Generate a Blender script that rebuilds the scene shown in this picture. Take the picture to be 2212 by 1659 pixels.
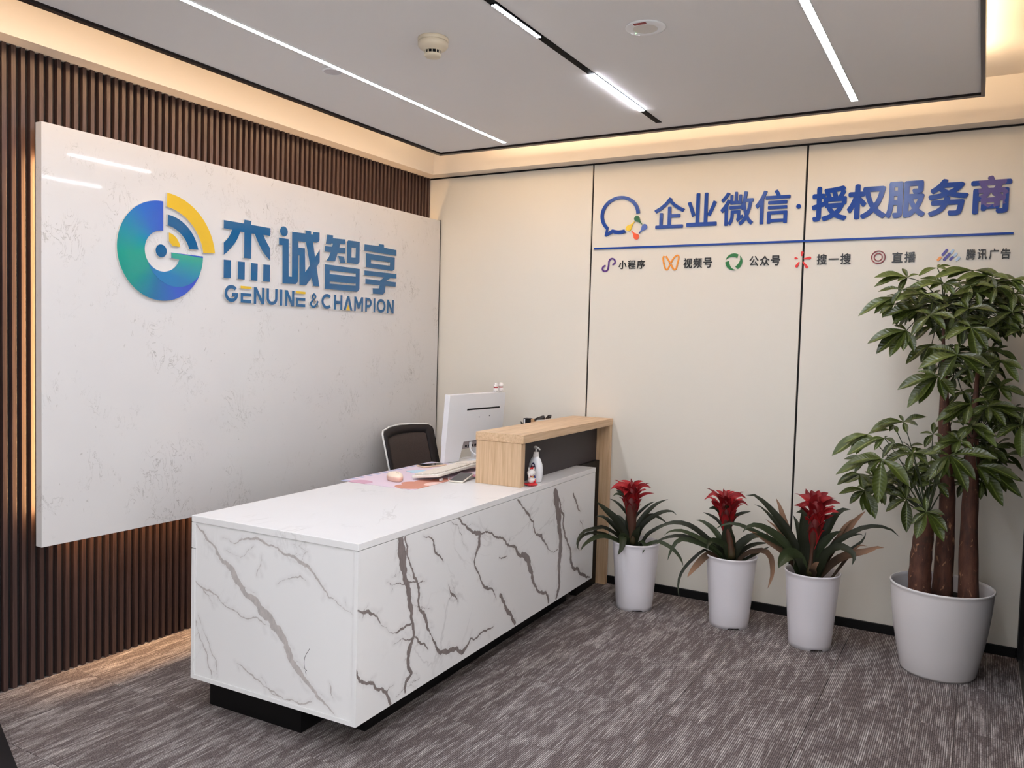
import bpy, bmesh, math, random
import numpy as np
from mathutils import Vector, Matrix
for o in list(bpy.data.objects): bpy.data.objects.remove(o)
C = bpy.context.scene.collection
S = bpy.context.scene
PI = math.pi
EXPO=0.38; COVE=11.5; STRIP=80.0; BOT=1.1; FILL=2.3

# ------------------------------------------------------------ camera, world, exposure
cd = bpy.data.cameras.new('camera'); cam = bpy.data.objects.new('camera', cd); C.objects.link(cam)
YAW, PITCH, ROLL = 0.5214, -0.0500, 0.0278
fw = Vector((-math.sin(YAW)*math.cos(PITCH), math.cos(YAW)*math.cos(PITCH), math.sin(PITCH)))
rt = fw.cross(Vector((0, 0, 1))).normalized(); up = rt.cross(fw)
r2 = rt*math.cos(ROLL)+up*math.sin(ROLL); u2 = up*math.cos(ROLL)-rt*math.sin(ROLL)
M = Matrix((r2, u2, -fw)).transposed().to_4x4(); M.translation = (3.3224, -4.5951, 1.45)
cam.matrix_world = M
cd.sensor_width = 36; cd.lens = 1764.09/2212*36; cd.clip_start = 0.02
S.camera = cam
S.view_settings.view_transform = 'Standard'; S.view_settings.look = 'None'
S.view_settings.gamma = 1; S.view_settings.use_curve_mapping = False
S.view_settings.exposure = EXPO
S.cycles.use_denoising = True
S.cycles.max_bounces = 8; S.cycles.sample_clamp_indirect = 6
w = bpy.data.worlds.new('world'); S.world = w; w.use_nodes = True
w.node_tree.nodes['Background'].inputs[0].default_value = (.8, .85, .9, 1)
w.node_tree.nodes['Background'].inputs[1].default_value = 0.3

def area(name, loc, rot, sx, sy, power, col, spread=PI):
    l = bpy.data.lights.new(name, 'AREA'); l.shape = 'RECTANGLE'; l.size = sx; l.size_y = sy
    l.energy = power; l.color = col; l.spread = spread
    o = bpy.data.objects.new(name, l); C.objects.link(o); o.location = loc; o.rotation_euler = rot
    return o
ZC = 2.555
WARM = (1.0, .74, .47); AMB = (1.0, .58, .26)
# cove strips lying on the edge of the hung ceiling, aimed at the fascia
area('cove_light', (.525, -3.3, 2.612), (0, PI+.6, 0), .03, 5.4, COVE*6.4, WARM)
area('cove_light', (1.875, -.63, 2.612), (PI-.6, 0, 0), 2.7, .03, COVE*1.25, WARM)
area('cove_light', (3.24, -1.8, 2.612), (0, PI-.35, 0), .03, 2.3, COVE*.55, WARM)
# led strips behind the stone panel
SL = 5.5
area('panel_light', (.030, -2.66, 1.42), (PI*.5, 0, PI), 0.012, 1.45, SL*1.3, AMB)
area('panel_light', (.030, -1.36, .652), (0, 0, 0), .012, 2.5, SL*BOT, AMB, math.radians(70))
area('panel_light', (.030, -1.36, 2.19), (PI, 0, 0), .012, 2.5, SL*.35, AMB)
area('panel_light', (.030, -.09, 1.42), (PI*.5, 0, 0), .012, 1.45, SL*.7, AMB)
bpy.data.objects['panel_light'].rotation_euler = (-PI*.5, 0, 0)

# ------------------------------------------------------------ helpers
def lin(c): return tuple((x/12.92 if x <= .04045 else ((x+.055)/1.055)**2.4) for x in c)
def rgb(r, g, b): return lin((r/255, g/255, b/255))+(1,)
def mat(name, col, rough=.5, metal=0, spec=.5, emit=None, es=0, coat=0, trans=0):
    m = bpy.data.materials.new(name); m.use_nodes = True
    b = m.node_tree.nodes['Principled BSDF']
    b.inputs['Base Color'].default_value = col if len(col) == 4 else tuple(col)+(1,)
    b.inputs['Roughness'].default_value = rough; b.inputs['Metallic'].default_value = metal
    b.inputs['Specular IOR Level'].default_value = spec
    b.inputs['Coat Weight'].default_value = coat; b.inputs['Coat Roughness'].default_value = .05
    b.inputs['Transmission Weight'].default_value = trans
    if emit: b.inputs['Emission Color'].default_value = emit; b.inputs['Emission Strength'].default_value = es
    return m
class NT:
    def __init__(s, m): s.t = m.node_tree; s.b = s.t.nodes['Principled BSDF']
    def n(s, typ, **k):
        x = s.t.nodes.new('ShaderNode'+typ)
        for a, v in k.items(): setattr(x, a, v)
        return x
    def l(s, a, b): s.t.links.new(a, b)
    def val(s, inp, v):
        if hasattr(v, 'links') or isinstance(v, bpy.types.NodeSocket): s.l(v, inp)
        else: inp.default_value = v
    def m(s, op, a, b=0., c=None, clamp=False):
        x = s.n('Math', operation=op, use_clamp=clamp); s.val(x.inputs[0], a); s.val(x.inputs[1], b)
        if c is not None: s.val(x.inputs[2], c)
        return x.outputs[0]
    def coord(s, kind='Object'):
        return s.n('TexCoord').outputs[kind]
    def world(s): return s.n('NewGeometry').outputs['Position']
    def mp(s, v, sc=(1, 1, 1), rot=(0, 0, 0), loc=(0, 0, 0)):
        x = s.n('Mapping'); s.l(v, x.inputs[0]); x.inputs['Scale'].default_value = sc; x.inputs['Rotation'].default_value = rot; x.inputs['Location'].default_value = loc
        return x.outputs[0]
    def noise(s, v, scale=5, detail=3, rough=.5, dist=0):
        x = s.n('TexNoise'); s.l(v, x.inputs['Vector']); x.inputs['Scale'].default_value = scale; x.inputs['Detail'].default_value = detail
        x.inputs['Roughness'].default_value = rough; x.inputs['Distortion'].default_value = dist
        return x.outputs['Fac']
    def ramp(s, f, stops, interp='LINEAR'):
        x = s.n('ValToRGB'); s.l(f, x.inputs[0]); x.color_ramp.interpolation = interp
        e = x.color_ramp.elements
        while len(e) < len(stops): e.new(.5)
        for i, (p, c) in enumerate(stops):
            e[i].position = p; e[i].color = c if len(c) == 4 else tuple(c)+(1,)
        return x.outputs[0]
    def gr(s, f, a, b): return s.ramp(f, [(a, (0, 0, 0, 1)), (b, (1, 1, 1, 1))])
    def mix(s, f, a, b):
        x = s.n('Mix', data_type='RGBA'); s.val(x.inputs[0], f); s.val(x.inputs[6], a); s.val(x.inputs[7], b)
        return x.outputs[2]
    def bump(s, h, st=.3, d=.01):
        x = s.n('Bump'); s.l(h, x.inputs['Height']); x.inputs['Strength'].default_value = st; x.inputs['Distance'].default_value = d
        s.l(x.outputs[0], s.b.inputs['Normal'])
    def col(s, c): s.l(c, s.b.inputs['Base Color'])
    def attr(s, name): return s.n('Attribute', attribute_name=name)
def link(name, me, m, parent=None, loc=None, rotz=0):
    o = bpy.data.objects.new(name, me); C.objects.link(o)
    if m is not None:
        for x in (m if isinstance(m, (list, tuple)) else [m]): me.materials.append(x)
    if parent: o.parent = parent
    if loc is not None: o.location = loc
    if rotz: o.rotation_euler.z = rotz
    return o
def tagk(o, label, cat, group=None):
    o['label'] = label; o['category'] = cat
    if group: o['group'] = group
    return o
def empty(name, loc, label=None, cat=None, group=None, rotz=0):
    o = bpy.data.objects.new(name, None); o.empty_display_size = .1; C.objects.link(o); o.location = loc; o.rotation_euler.z = rotz
    if label: tagk(o, label, cat, group)
    return o
class B:
    """collects shapes and links them as one mesh object"""
    def __init__(s): s.bm = bmesh.new(); s.mi = 0
    def box(s, a, b, bev=0, seg=2):
        bm = s.bm; r = bmesh.ops.create_cube(bm, size=1)
        vs = r['verts']
        for v in vs:
            v.co = Vector([a[i]+(v.co[i]+.5)*(b[i]-a[i]) for i in range(3)])
        fs = {f for v in vs for f in v.link_faces}
        for f in fs: f.material_index = s.mi
        if bev:
            es = {e for v in vs for e in v.link_edges}
            bmesh.ops.bevel(bm, geom=list(es), offset=bev, segments=seg, affect='EDGES', profile=.5)
        return s
    def poly(s, vs, fs, mi=None):
        V = [s.bm.verts.new(v) for v in vs]
        for f in fs:
            try: x = s.bm.faces.new([V[i] for i in f]); x.material_index = s.mi if mi is None else mi; x.smooth = True
            except ValueError: pass
        return V
    def lathe(s, prof, n=32, c=(0, 0), sx=1, sy=1, fn=None, close=False):
        vs = []; fs = []
        for (r, z) in prof:
            for i in range(n):
                a = 2*PI*i/n
                p = (c[0]+r*sx*math.cos(a), c[1]+r*sy*math.sin(a), z)
                vs.append(fn(p, a) if fn else p)
        m_ = len(prof)
        for j in range(m_-1):
            for i in range(n): fs.append((j*n+i, j*n+(i+1) % n, (j+1)*n+(i+1) % n, (j+1)*n+i))
        if prof[0][0] > 1e-6 and close: fs.append(tuple(range(n))[::-1])
        if prof[-1][0] > 1e-6 and close: fs.append(tuple((m_-1)*n+i for i in range(n)))
        s.poly(vs, fs); return s
    def tube(s, pts, rad, n=8, cap=True):
        pts = [Vector(p) for p in pts]; k = len(pts)
        rr = rad if isinstance(rad, (list, tuple)) else [rad]*k
        vs = []; ref = None
        for i, p in enumerate(pts):
            t = (pts[min(i+1, k-1)]-pts[max(i-1, 0)]).normalized()
            if ref is None: ref = t.orthogonal().normalized()
            a = (ref-t*ref.dot(t)).normalized(); ref = a; b = t.cross(a)
            for j in range(n):
                q = 2*PI*j/n; vs.append(p+(a*math.cos(q)+b*math.sin(q))*rr[i])
        fs = [(i*n+j, i*n+(j+1) % n, (i+1)*n+(j+1) % n, (i+1)*n+j) for i in range(k-1) for j in range(n)]
        if cap: fs += [tuple(range(n))[::-1], tuple((k-1)*n+j for j in range(n))]
        s.poly(vs, fs); return s
    def sphere(s, c, r, sc=(1, 1, 1), seg=16):
        rr = bmesh.ops.create_uvsphere(s.bm, u_segments=seg, v_segments=seg//2+2, radius=r)
        for v in rr['verts']:
            v.co = Vector((c[0]+v.co.x*sc[0], c[1]+v.co.y*sc[1], c[2]+v.co.z*sc[2]))
            for f in v.link_faces: f.smooth = True; f.material_index = s.mi
        return s
    def xf(s, M):
        bmesh.ops.transform(s.bm, matrix=M, verts=s.bm.verts); return s
    def done(s, name, m, parent=None, loc=None, rotz=0, smooth=False):
        me = bpy.data.meshes.new(name); bmesh.ops.recalc_face_normals(s.bm, faces=s.bm.faces); s.bm.to_mesh(me); s.bm.free()
        if smooth:
            for p in me.polygons: p.use_smooth = True
        return link(name, me, m, parent, loc, rotz)
def bx(name, a, b, m, parent=None, bev=0, loc=None, rotz=0): return B().box(a, b, bev).done(name, m, parent, loc, rotz)
def struct(o): o['kind'] = 'structure'; return o
def spl(pts, n):
    P = [Vector(p) for p in pts]
    if len(P) == 2: return [P[0].lerp(P[1], i/(n-1)) for i in range(n)]
    Q = [P[0]*2-P[1]]+P+[P[-1]*2-P[-2]]; out = []
    # uniform in arc length of control polygon
    L = [0]
    for i in range(len(P)-1): L.append(L[-1]+(P[i+1]-P[i]).length)
    for k in range(n):
        d = L[-1]*k/(n-1); i = 0
        while i < len(P)-2 and d > L[i+1]: i += 1
        t = (d-L[i])/max(1e-9, L[i+1]-L[i]); a, b, c, e = Q[i], Q[i+1], Q[i+2], Q[i+3]
        out.append(.5*((2*b)+(c-a)*t+(2*a-5*b+4*c-e)*t*t+(3*b-a-3*c+e)*t**3))
    return out
# ------------------------------------------------------------ materials
M_ = {}
M_['cream'] = mat('cream_panel', rgb(228, 222, 210), .42, spec=.4)
M_['paint'] = mat('white_paint', rgb(232, 224, 214), .8, spec=.2)
M_['ceil'] = mat('ceiling_paint', rgb(240, 237, 235), .85, spec=.2)
M_['black'] = mat('black_trim', rgb(9, 7, 8), .5, spec=.25)
M_['blackgloss'] = mat('black_metal_trim', rgb(24, 16, 15), .3, metal=.4)
M_['white'] = mat('white_plastic', rgb(236, 236, 238), .35)
M_['ivory'] = mat('ivory_plastic', rgb(215, 200, 175), .4)
M_['dark'] = mat('dark_board', rgb(52, 45, 48), .6)
M_['soil'] = mat('dark_soil', rgb(34, 24, 20), .95)
def m_slat():
    m = mat('walnut_slat', rgb(90, 60, 48), .42, spec=.5); t = NT(m); w_ = t.world()
    n = t.noise(t.mp(w_, (60, 60, 1.2)), 3, 5, .6)
    n2 = t.noise(t.mp(w_, (14, 14, .6)), 2, 2)
    c = t.ramp(n, [(.3, rgb(42, 30, 28)), (.55, rgb(68, 50, 46)), (.75, rgb(88, 69, 62))])
    t.col(t.mix(t.m('MULTIPLY', n2, .35), c, rgb(58, 36, 30))); t.bump(n, .15, .002); return m
M_['slat'] = m_slat()
M_['slatback'] = mat('slat_backing', rgb(20, 13, 13), .7)
def m_stone():
    m = mat('white_stone', rgb(222, 219, 217), .045, spec=.32); t = NT(m); w_ = t.world()
    d = t.noise(w_, 3.2, 3)
    a = t.noise(t.mp(w_, (1, 1.3, .8)), 9, 8, .62, 2.2)
    line = t.m('ABSOLUTE', t.m('SUBTRACT', a, .5))
    v = t.m('SUBTRACT', 1., t.gr(line, .0, .012))
    patch = t.gr(t.noise(w_, 5.5, 4, .6), .52, .66)
    k = t.m('MULTIPLY', v, t.m('MULTIPLY', patch, .8))
    c = t.mix(d, rgb(206, 203, 202), rgb(213, 210, 208))
    c = t.mix(k, c, rgb(128, 122, 116))
    fl = t.gr(t.noise(t.mp(w_, (1, 1, .6)), 26, 3, .5, 1.5), .70, .74)
    c = t.mix(t.m('MULTIPLY', fl, .4), c, rgb(140, 136, 128))
    t.col(c); return m
M_['stone'] = m_stone()
def m_oak(name, ax, dark=0):
    m = mat(name, rgb(200, 165, 125), .45); t = NT(m); o = t.coord()
    sc = [38, 38, 38]; sc[ax] = 1.6
    n = t.noise(t.mp(o, tuple(sc)), 2.2, 6, .62, .6)
    sc2 = [9, 9, 9]; sc2[ax] = .9
    n2 = t.noise(t.mp(o, tuple(sc2)), 2, 3, .5, 1.4)
    c = t.ramp(n, [(.3, rgb(190-dark, 156-dark, 120-dark)), (.5, rgb(212-dark, 180-dark, 144-dark)), (.7, rgb(224-dark, 194-dark, 160-dark))])
    t.col(t.mix(t.m('MULTIPLY', t.gr(n2, .45, .7), .35), c, rgb(182-dark, 142-dark, 102-dark))); t.bump(n, .08, .002); return m
M_['oak_z'] = m_oak('oak_upright', 2, 4); M_['oak_y'] = m_oak('oak_lengthwise', 1, 0); M_['oak_x'] = m_oak('oak_crosswise', 0, 20)
def m_marble(name, veins=True, vc=(112, 102, 100), k=1.):
    m = mat(name, rgb(232, 231, 230), .22); t = NT(m); o = t.coord()
    base = t.mix(t.noise(o, 2.2, 3), rgb(228, 226, 225), rgb(238, 237, 236))
    a = t.noise(t.mp(o, (1.6, .6, 1), (0, 0, .35)), 1.7, 6, .55, 1.2)
    ln = t.m('SUBTRACT', 1., t.gr(t.m('ABSOLUTE', t.m('SUBTRACT', a, .5)), 0., .012))
    ln = t.m('MULTIPLY', ln, t.gr(t.noise(o, 2.5, 2), .5, .65))
    base = t.mix(t.m('MULTIPLY', ln, .38*k), base, rgb(175, 172, 170))
    if veins:
        f = t.attr('vein').outputs['Fac']
        nz = t.m('SUBTRACT', t.noise(o, 60, 5, .65), .5); nz2 = t.m('SUBTRACT', t.noise(o, 18, 3), .5)
        g = t.m('ADD', f, t.m('ADD', t.m('MULTIPLY', nz, .14), t.m('MULTIPLY', nz2, .06)))
        core = t.gr(g, .49, .54)
        st = t.noise(t.mp(o, (1, 1, .35)), 70, 4, .7)
        vcol = t.mix(st, rgb(*[int(x*.78) for x in vc]), rgb(*[min(255, int(x*1.55)) for x in vc]))
        halo = t.m('MULTIPLY', t.gr(g, .05, .5), .10)
        base = t.mix(halo, base, rgb(*vc)); base = t.mix(t.m('MULTIPLY', core, k), base, vcol)
    t.col(base); return m
M_['marble_f'] = m_marble('marble_front_board', True, (98, 89, 86), .95)
M_['marble_e'] = m_marble('marble_end_board', True, (138, 130, 126), .72)
M_['marble_t'] = m_marble('marble_worktop', False)
def m_carpet():
    m = mat('ribbed_carpet', rgb(90, 80, 78), .95, spec=.1); t = NT(m); w_ = t.world()
    oi = t.n('ObjectInfo').outputs['Random']
    sep = t.n('SeparateXYZ'); t.l(w_, sep.inputs[0]); x, y = sep.outputs[0], sep.outputs[1]
    P = .0072
    rib = t.m('FLOOR', t.m('DIVIDE', x, P))
    cv = t.n('CombineXYZ'); t.l(t.m('MULTIPLY', rib, 3.71), cv.inputs[0]); t.l(t.m('MULTIPLY', y, 9.), cv.inputs[1]); t.l(t.m('MULTIPLY', oi, 20.), cv.inputs[2])
    seg = t.noise(cv.outputs[0], 1., 2, .6)
    cv2 = t.n('CombineXYZ'); t.l(t.m('MULTIPLY', rib, .11), cv2.inputs[0]); t.l(t.m('MULTIPLY', y, 2.4), cv2.inputs[1]); t.l(t.m('MULTIPLY', oi, 9.), cv2.inputs[2])
    patch = t.noise(cv2.outputs[0], 1.6, 4, .7)
    f = t.m('ADD', t.m('MULTIPLY', seg, .55), t.m('MULTIPLY', patch, .75))
    lt = t.gr(f, .60, .86)
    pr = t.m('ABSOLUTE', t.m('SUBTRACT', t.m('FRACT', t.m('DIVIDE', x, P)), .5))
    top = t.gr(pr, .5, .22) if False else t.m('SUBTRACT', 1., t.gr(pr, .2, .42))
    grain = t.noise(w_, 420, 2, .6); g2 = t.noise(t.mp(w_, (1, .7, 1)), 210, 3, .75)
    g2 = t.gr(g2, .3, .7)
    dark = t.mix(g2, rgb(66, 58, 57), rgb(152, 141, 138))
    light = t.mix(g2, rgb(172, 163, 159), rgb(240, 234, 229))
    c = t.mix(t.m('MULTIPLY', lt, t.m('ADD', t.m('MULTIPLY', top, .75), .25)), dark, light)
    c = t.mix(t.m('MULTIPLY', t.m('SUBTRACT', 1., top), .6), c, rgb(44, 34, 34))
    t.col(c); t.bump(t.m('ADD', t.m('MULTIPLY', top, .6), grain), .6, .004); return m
M_['carpet'] = m_carpet()

# ------------------------------------------------------------ room shell
fl = struct(bx('floor', (-.1, -8, -.08), (6.6, .1, -.011), mat('floor_slab', rgb(30, 26, 26), .9)))
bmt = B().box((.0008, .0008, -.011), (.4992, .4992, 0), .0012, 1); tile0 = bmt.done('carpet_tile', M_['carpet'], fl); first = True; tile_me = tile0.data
xs = [-.2+.5*i for i in range(14)]; ys = [-8.03+.5*i for i in range(17)]
for xi in xs:
    for yi in ys:
        if xi > 3.7 and yi > -3.2: continue
        if yi < -5.2 or xi > 4.4: continue
        o = tile0 if first else tile0.copy()
        if not first: C.objects.link(o); o.parent = fl
        first = False; o.location = (xi, yi, 0); o.data = tile_me
        if xi < 0 or yi+.5 > 0:
            me = bpy.data.meshes.new('carpet_tile'); bm = bmesh.new(); bmesh.ops.create_cube(bm, size=1)
            a = (max(xi, -.02)+.0008, yi+.0008, -.011); b = (xi+.4992, min(yi+.4992, .0), 0)
            for v in bm.verts: v.co = Vector([a[i]+(v.co[i]+.5)*(b[i]-a[i]) for i in range(3)])
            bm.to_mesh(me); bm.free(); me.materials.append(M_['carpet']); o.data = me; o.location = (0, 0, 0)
far = B()
far.box((-.02, -8, -.011), (6.6, -5.535, 0)); far.box((4.81, -5.53, -.011), (6.6, -3.04, 0))
far.done('bounce_floor', mat('pale_floor', rgb(222, 218, 212), .35), fl)  # pale floor added out of view to bounce light up to the ceiling

wb = struct(bx('wall_back', (-.1, .012, 0), (3.66, .12, 2.9), M_['black']))
for i, (a, b) in enumerate([(-.018, 1.209), (1.2195, 2.457), (2.4675, 3.5350)]):
    bx('panel', (a, 0, .0464), (b, .0118, 2.546), M_['cream'], wb, .0015)
wl = struct(bx('wall_left', (-.12, -8, 0), (-.022, .012, 2.9), M_['slatback']))
sl0 = bx('slat', (-.0218, 0, .002), (0, .0172, 2.5545), M_['slat'], wl, .0008); sl0.location.y = -.0235
k = 1
while k < 100:
    y = -.0235-.0363*k; s = sl0.copy(); C.objects.link(s); s.parent = wl; s.location.y = y; k += 1
rest = B()
while -.0235-.0363*k > -7.9:
    y = -.0235-.0363*k; rest.box((-.0218, y, .002), (0, y+.0172, 2.5545)); k += 1
rest.done('slat_run', M_['slat'], wl)['kind'] = 'stuff'
bb = struct(bx('baseboard_back', (.1, -.012, 0), (3.53, -.0005, .0464), M_['black'], bev=.001))
struct(bx('trim_1', (.0, -.004, 2.5465), (3.56, .0115, 2.5548), M_['black']))
# soffit band round the room, with the fascia standing up into the recess
sof = B(); sof.box((-.1, -.105, 2.555), (3.66, .1, 2.90)); sof.done('trim_2', M_['paint']); struct(bpy.data.objects['trim_2'])
struct(bx('trim_3', (-.1, -8, 2.555), (.0935, -.1055, 2.90), M_['paint']))
struct(bx('trim_4', (3.445, -3.0, 2.555), (3.66, -.1055, 2.90), M_['paint']))
struct(bx('ceiling', (.094, -8, 2.762), (6.6, -.1055, 2.90), M_['paint']))
cp = struct(bx('ceiling', (.504, -8, 2.556), (3.262, -.606, 2.60), M_['ceil']))
struct(bx('ceiling', (3.445, -8, 2.556), (6.6, -3.0, 2.7615), M_['ceil']))
t5 = B()
for a, b in [((.4765, -8, 2.5455), (.5035, -.5725, 2.618)), ((.5037, -.6055, 2.5455), (3.2625, -.5725, 2.618)), ((3.2627, -8, 2.5455), (3.2775, -.5725, 2.618))]:
    t5.box(a, b, .001)
struct(t5.done('trim_5', M_['blackgloss']))
# hangers of the hung ceiling
hg = B()
for x in (.8, 2.9):
    for y in (-.9, -2.4, -4): hg.box((x-.01, y-.01, 2.60), (x+.01, y+.01, 2.762))
hg.done('ceiling_hanger', M_['black'], cp)
# right wall with the black door frame, then the room opens to the right
wr = struct(bx('wall_right', (3.585, -3.0, 0), (3.7, .1, 2.9), M_['paint']))
dr = empty('door_1', (3.56, -.6, 0)); dr['kind'] = 'structure'
def dbx(n, a, b, m): o = bx(n, a, b, m, dr); o.matrix_parent_inverse = Matrix.Translation((-3.56, .6, 0)); return o
dbx('jamb', (3.536, -.06, 0), (3.585, -.0, 2.2), M_['black']); dbx('jamb', (3.536, -1.16, 0), (3.585, -1.10, 2.2), M_['black'])
dbx('head', (3.536, -1.10, 2.14), (3.585, -.06, 2.2), M_['black'])
dbx('door_leaf', (3.556, -1.098, .012), (3.584, -.062, 2.138), mat('door_black', rgb(20, 17, 18), .4))
dbx('threshold', (3.540, -1.10, 0), (3.584, -.06, .010), mat('brushed_steel', rgb(190, 185, 180), .3, metal=1))
hb = B().tube([(3.556, -1.0, 1.0), (3.52, -1.0, 1.0), (3.52, -.88, 1.0)], .009); o = hb.done('handle', mat('steel_handle', rgb(180, 178, 175), .25, metal=1), dr); o.matrix_parent_inverse = Matrix.Translation((-3.56, .6, 0))
struct(bx('wall_return', (3.585, -3.06, 0), (6.6, -3.0, 2.9), M_['paint'])).name = 'wall_return'
struct(bx('wall_far_right', (6.6, -8, 0), (6.7, -3.0, 2.9), M_['paint']))
struct(bx('wall_front', (-.1, -8.1, 0), (6.7, -8, 2.9), M_['paint']))
fill_side = mat('fill_glow', (1, 1, 1, 1), .3, emit=(.92, .96, 1, 1), es=FILL*1.6); fill_front = mat('fill_glow_front', (1, 1, 1, 1), .3, emit=(.92, .96, 1, 1), es=FILL*.5)  # glow of the added fill panels
for i in range(2):  # unseen glowing panels, framed like windows, added to brighten desk front and pots
    y0 = -7.6+i*2.1; wn = struct(bx('fill_panel_%d' % (i+5), (6.585, y0, .35), (6.595, y0+1.8, 2.35), fill_side))
    fr_ = B(); fr_.box((6.56, y0-.04, .31), (6.599, y0, 2.39)); fr_.box((6.56, y0+1.8, .31), (6.599, y0+1.84, 2.39)); fr_.box((6.56, y0, .31), (6.599, y0+1.8, .35)); fr_.box((6.56, y0, 2.35), (6.599, y0+1.8, 2.39)); fr_.done('frame', M_['black'], wn)
for i in range(4):  # framed glowing panels added behind the camera as fill for ceiling and walls
    x0 = .25+i*1.6; wn = struct(bx('fill_panel_%d' % (i+1), (x0, -7.995, .35), (x0+1.35, -7.985, 2.35), fill_front))
    fr_ = B(); fr_.box((x0-.04, -7.999, .31), (x0, -7.96, 2.39)); fr_.box((x0+1.35, -7.999, .31), (x0+1.39, -7.96, 2.39)); fr_.box((x0, -7.999, .31), (x0+1.35, -7.96, .35)); fr_.box((x0, -7.999, 2.35), (x0+1.35, -7.96, 2.39)); fr_.box((x0+.66, -7.984, .35), (x0+.69, -7.96, 2.35)); fr_.done('frame', M_['black'], wn)

# ------------------------------------------------------------ ceiling lights and fittings
glow = mat('lit_diffuser', (1, 1, 1, 1), .5, emit=(.86, .90, 1, 1), es=STRIP)
frm = mat('light_frame', rgb(225, 225, 225), .4)
def strip(x, y0, y1, wd, label, es):
    glow = mat('lit_diffuser', (1, 1, 1, 1), .5, emit=(.86, .90, 1, 1), es=es)
    t = empty('linear_light', (x, (y0+y1)/2, ZC), label, 'ceiling light', 'linear ceiling lights'); h = (y1-y0)/2
    f = B(); f.box((-wd/2-.002, -h-.002, -.003), (-wd/2, h+.002, .001)); f.box((wd/2, -h-.002, -.003), (wd/2+.002, h+.002, .001))
    f.box((-wd/2, -h-.002, -.003), (wd/2, -h, .001)); f.box((-wd/2, h, -.003), (wd/2, h+.002, .001))
    f.done('frame', frm, t)
    bx('diffuser', (-wd/2, -h, -.0025), (wd/2, h, .001), glow, t); return t
strip(.9775, -6.0, -.671, .0215, 'long white linear ceiling light nearest the slatted wall', STRIP*.95)
strip(2.781, -6.0, -.704, .0275, 'white linear ceiling light nearest the right wall, above the potted tree', STRIP*.95)
tr = empty('track_light', (1.885, -3.4, ZC), 'black recessed ceiling track with a lit bar and a lens spotlight bar', 'ceiling light')
def tb(n, y0, y1, m, x=.013, z0=-.003, z1=.001): return bx(n, (-x, y0+3.4, z0), (x, y1+3.4, z1), m, tr)

g2 = mat('lit_bar', (1, 1, 1, 1), .5, emit=(.88, .91, 1, 1), es=STRIP*.9)
trk = mat('track_black', rgb(5, 4, 4), .7, spec=.1)
tb('track_channel', -6.2, -.712, trk, .0145, -.0015)
tb('light_bar', -1.512, -.943, g2, .0125, -.004)
tb('light_bar', -3.9, -3.33, g2, .0125, -.004); tb('light_bar', -5.6, -5.03, g2, .0125, -.004)
lb = tb('lens_bar', -2.285, -1.965, trk, .0125, -.005)
gl = mat('lens_glow', (1, 1, 1, 1), .3, emit=(.9, .92, 1, 1), es=9)
lens = B(); lens.lathe([(.0, -.0075), (.0068, -.0068), (.0078, -.005)], 12); lens = lens.done('lens', gl, lb)
for i in range(20):
    for j, dx in enumerate((-.0035, .0035)):
        o = lens if (i == 0 and j == 0) else lens.copy()
        if o is not lens: C.objects.link(o); o.parent = lb
        o.scale = (.62, 1, 1); o.location = (dx*1.5, -2.277+.0160*i+3.4, 0)
sd = empty('smoke_detector', (1.523, -2.112, 2.556), 'cream smoke detector hanging from the ceiling left of the black track', 'smoke detector')
B().lathe([(0, 0), (.055, 0), (.056, -.004), (.056, -.014), (.0545, -.0145)], 40).done('base', M_['ivory'], sd)
B().lathe([(.0545, -.0148), (.0555, -.016), (.0555, -.028), (.050, -.036), (.040, -.042), (.031, -.045), (.0305, -.0465)], 40).done('body', M_['ivory'], sd)
cg = B()
for i in range(12):
    a = 2*PI*i/12; cg.box((-.0022, -.0015, -.058), (.0022, .0015, -.0455)); n_ = list(cg.bm.verts)[-8:]
    bmesh.ops.transform(cg.bm, matrix=Matrix.Rotation(a, 4, 'Z') @ Matrix.Translation((.029, 0, 0)), verts=n_)
cg.done('cage_rib', M_['ivory'], sd)
B().lathe([(.024, -.046), (.024, -.058)], 24).done('sensing_chamber', M_['black'], sd)
B().lathe([(.0305, -.0575), (.0315, -.062), (.027, -.068), (0, -.0705)], 32).done('cap', M_['ivory'], sd)
sb = empty('ceiling_speaker', (.929, -1.994, 2.556), 'small flat white disc in the ceiling beside the long linear light', 'ceiling disc')
B().lathe([(0, 0), (.044, 0), (.044, -.002), (.038, -.0055), (.036, -.0045)], 40).done('rim', M_['white'], sb)
B().lathe([(.036, -.0045), (0, -.0055)], 40).done('cover', mat('disc_cover', rgb(205, 200, 202), .6), sb)
el = empty('emergency_light', (2.255, -1.878, 2.556), 'round white emergency downlight with a red printed sticker, near the back of the ceiling', 'ceiling light')
B().lathe([(0, 0), (.068, 0), (.070, -.003), (.066, -.006), (.044, -.0085), (.042, -.007)], 48).done('rim', M_['white'], el)
B().lathe([(.042, -.007), (.02, -.009), (0, -.0095)], 40).done('lens', mat('frosted_lens', rgb(208, 202, 196), .35), el)
o = bx('sticker', (-.022, .045, -.0082), (.022, .060, -.0070), mat('red_sticker', rgb(150, 40, 38), .5), el); o.rotation_euler.z = PI
ind = B().sphere((-.042, .018, -.0088), .002, seg=8).done('indicator', mat('green_led', rgb(120, 230, 120), .4, emit=(.3, 1, .3, 1), es=3), el)

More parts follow.
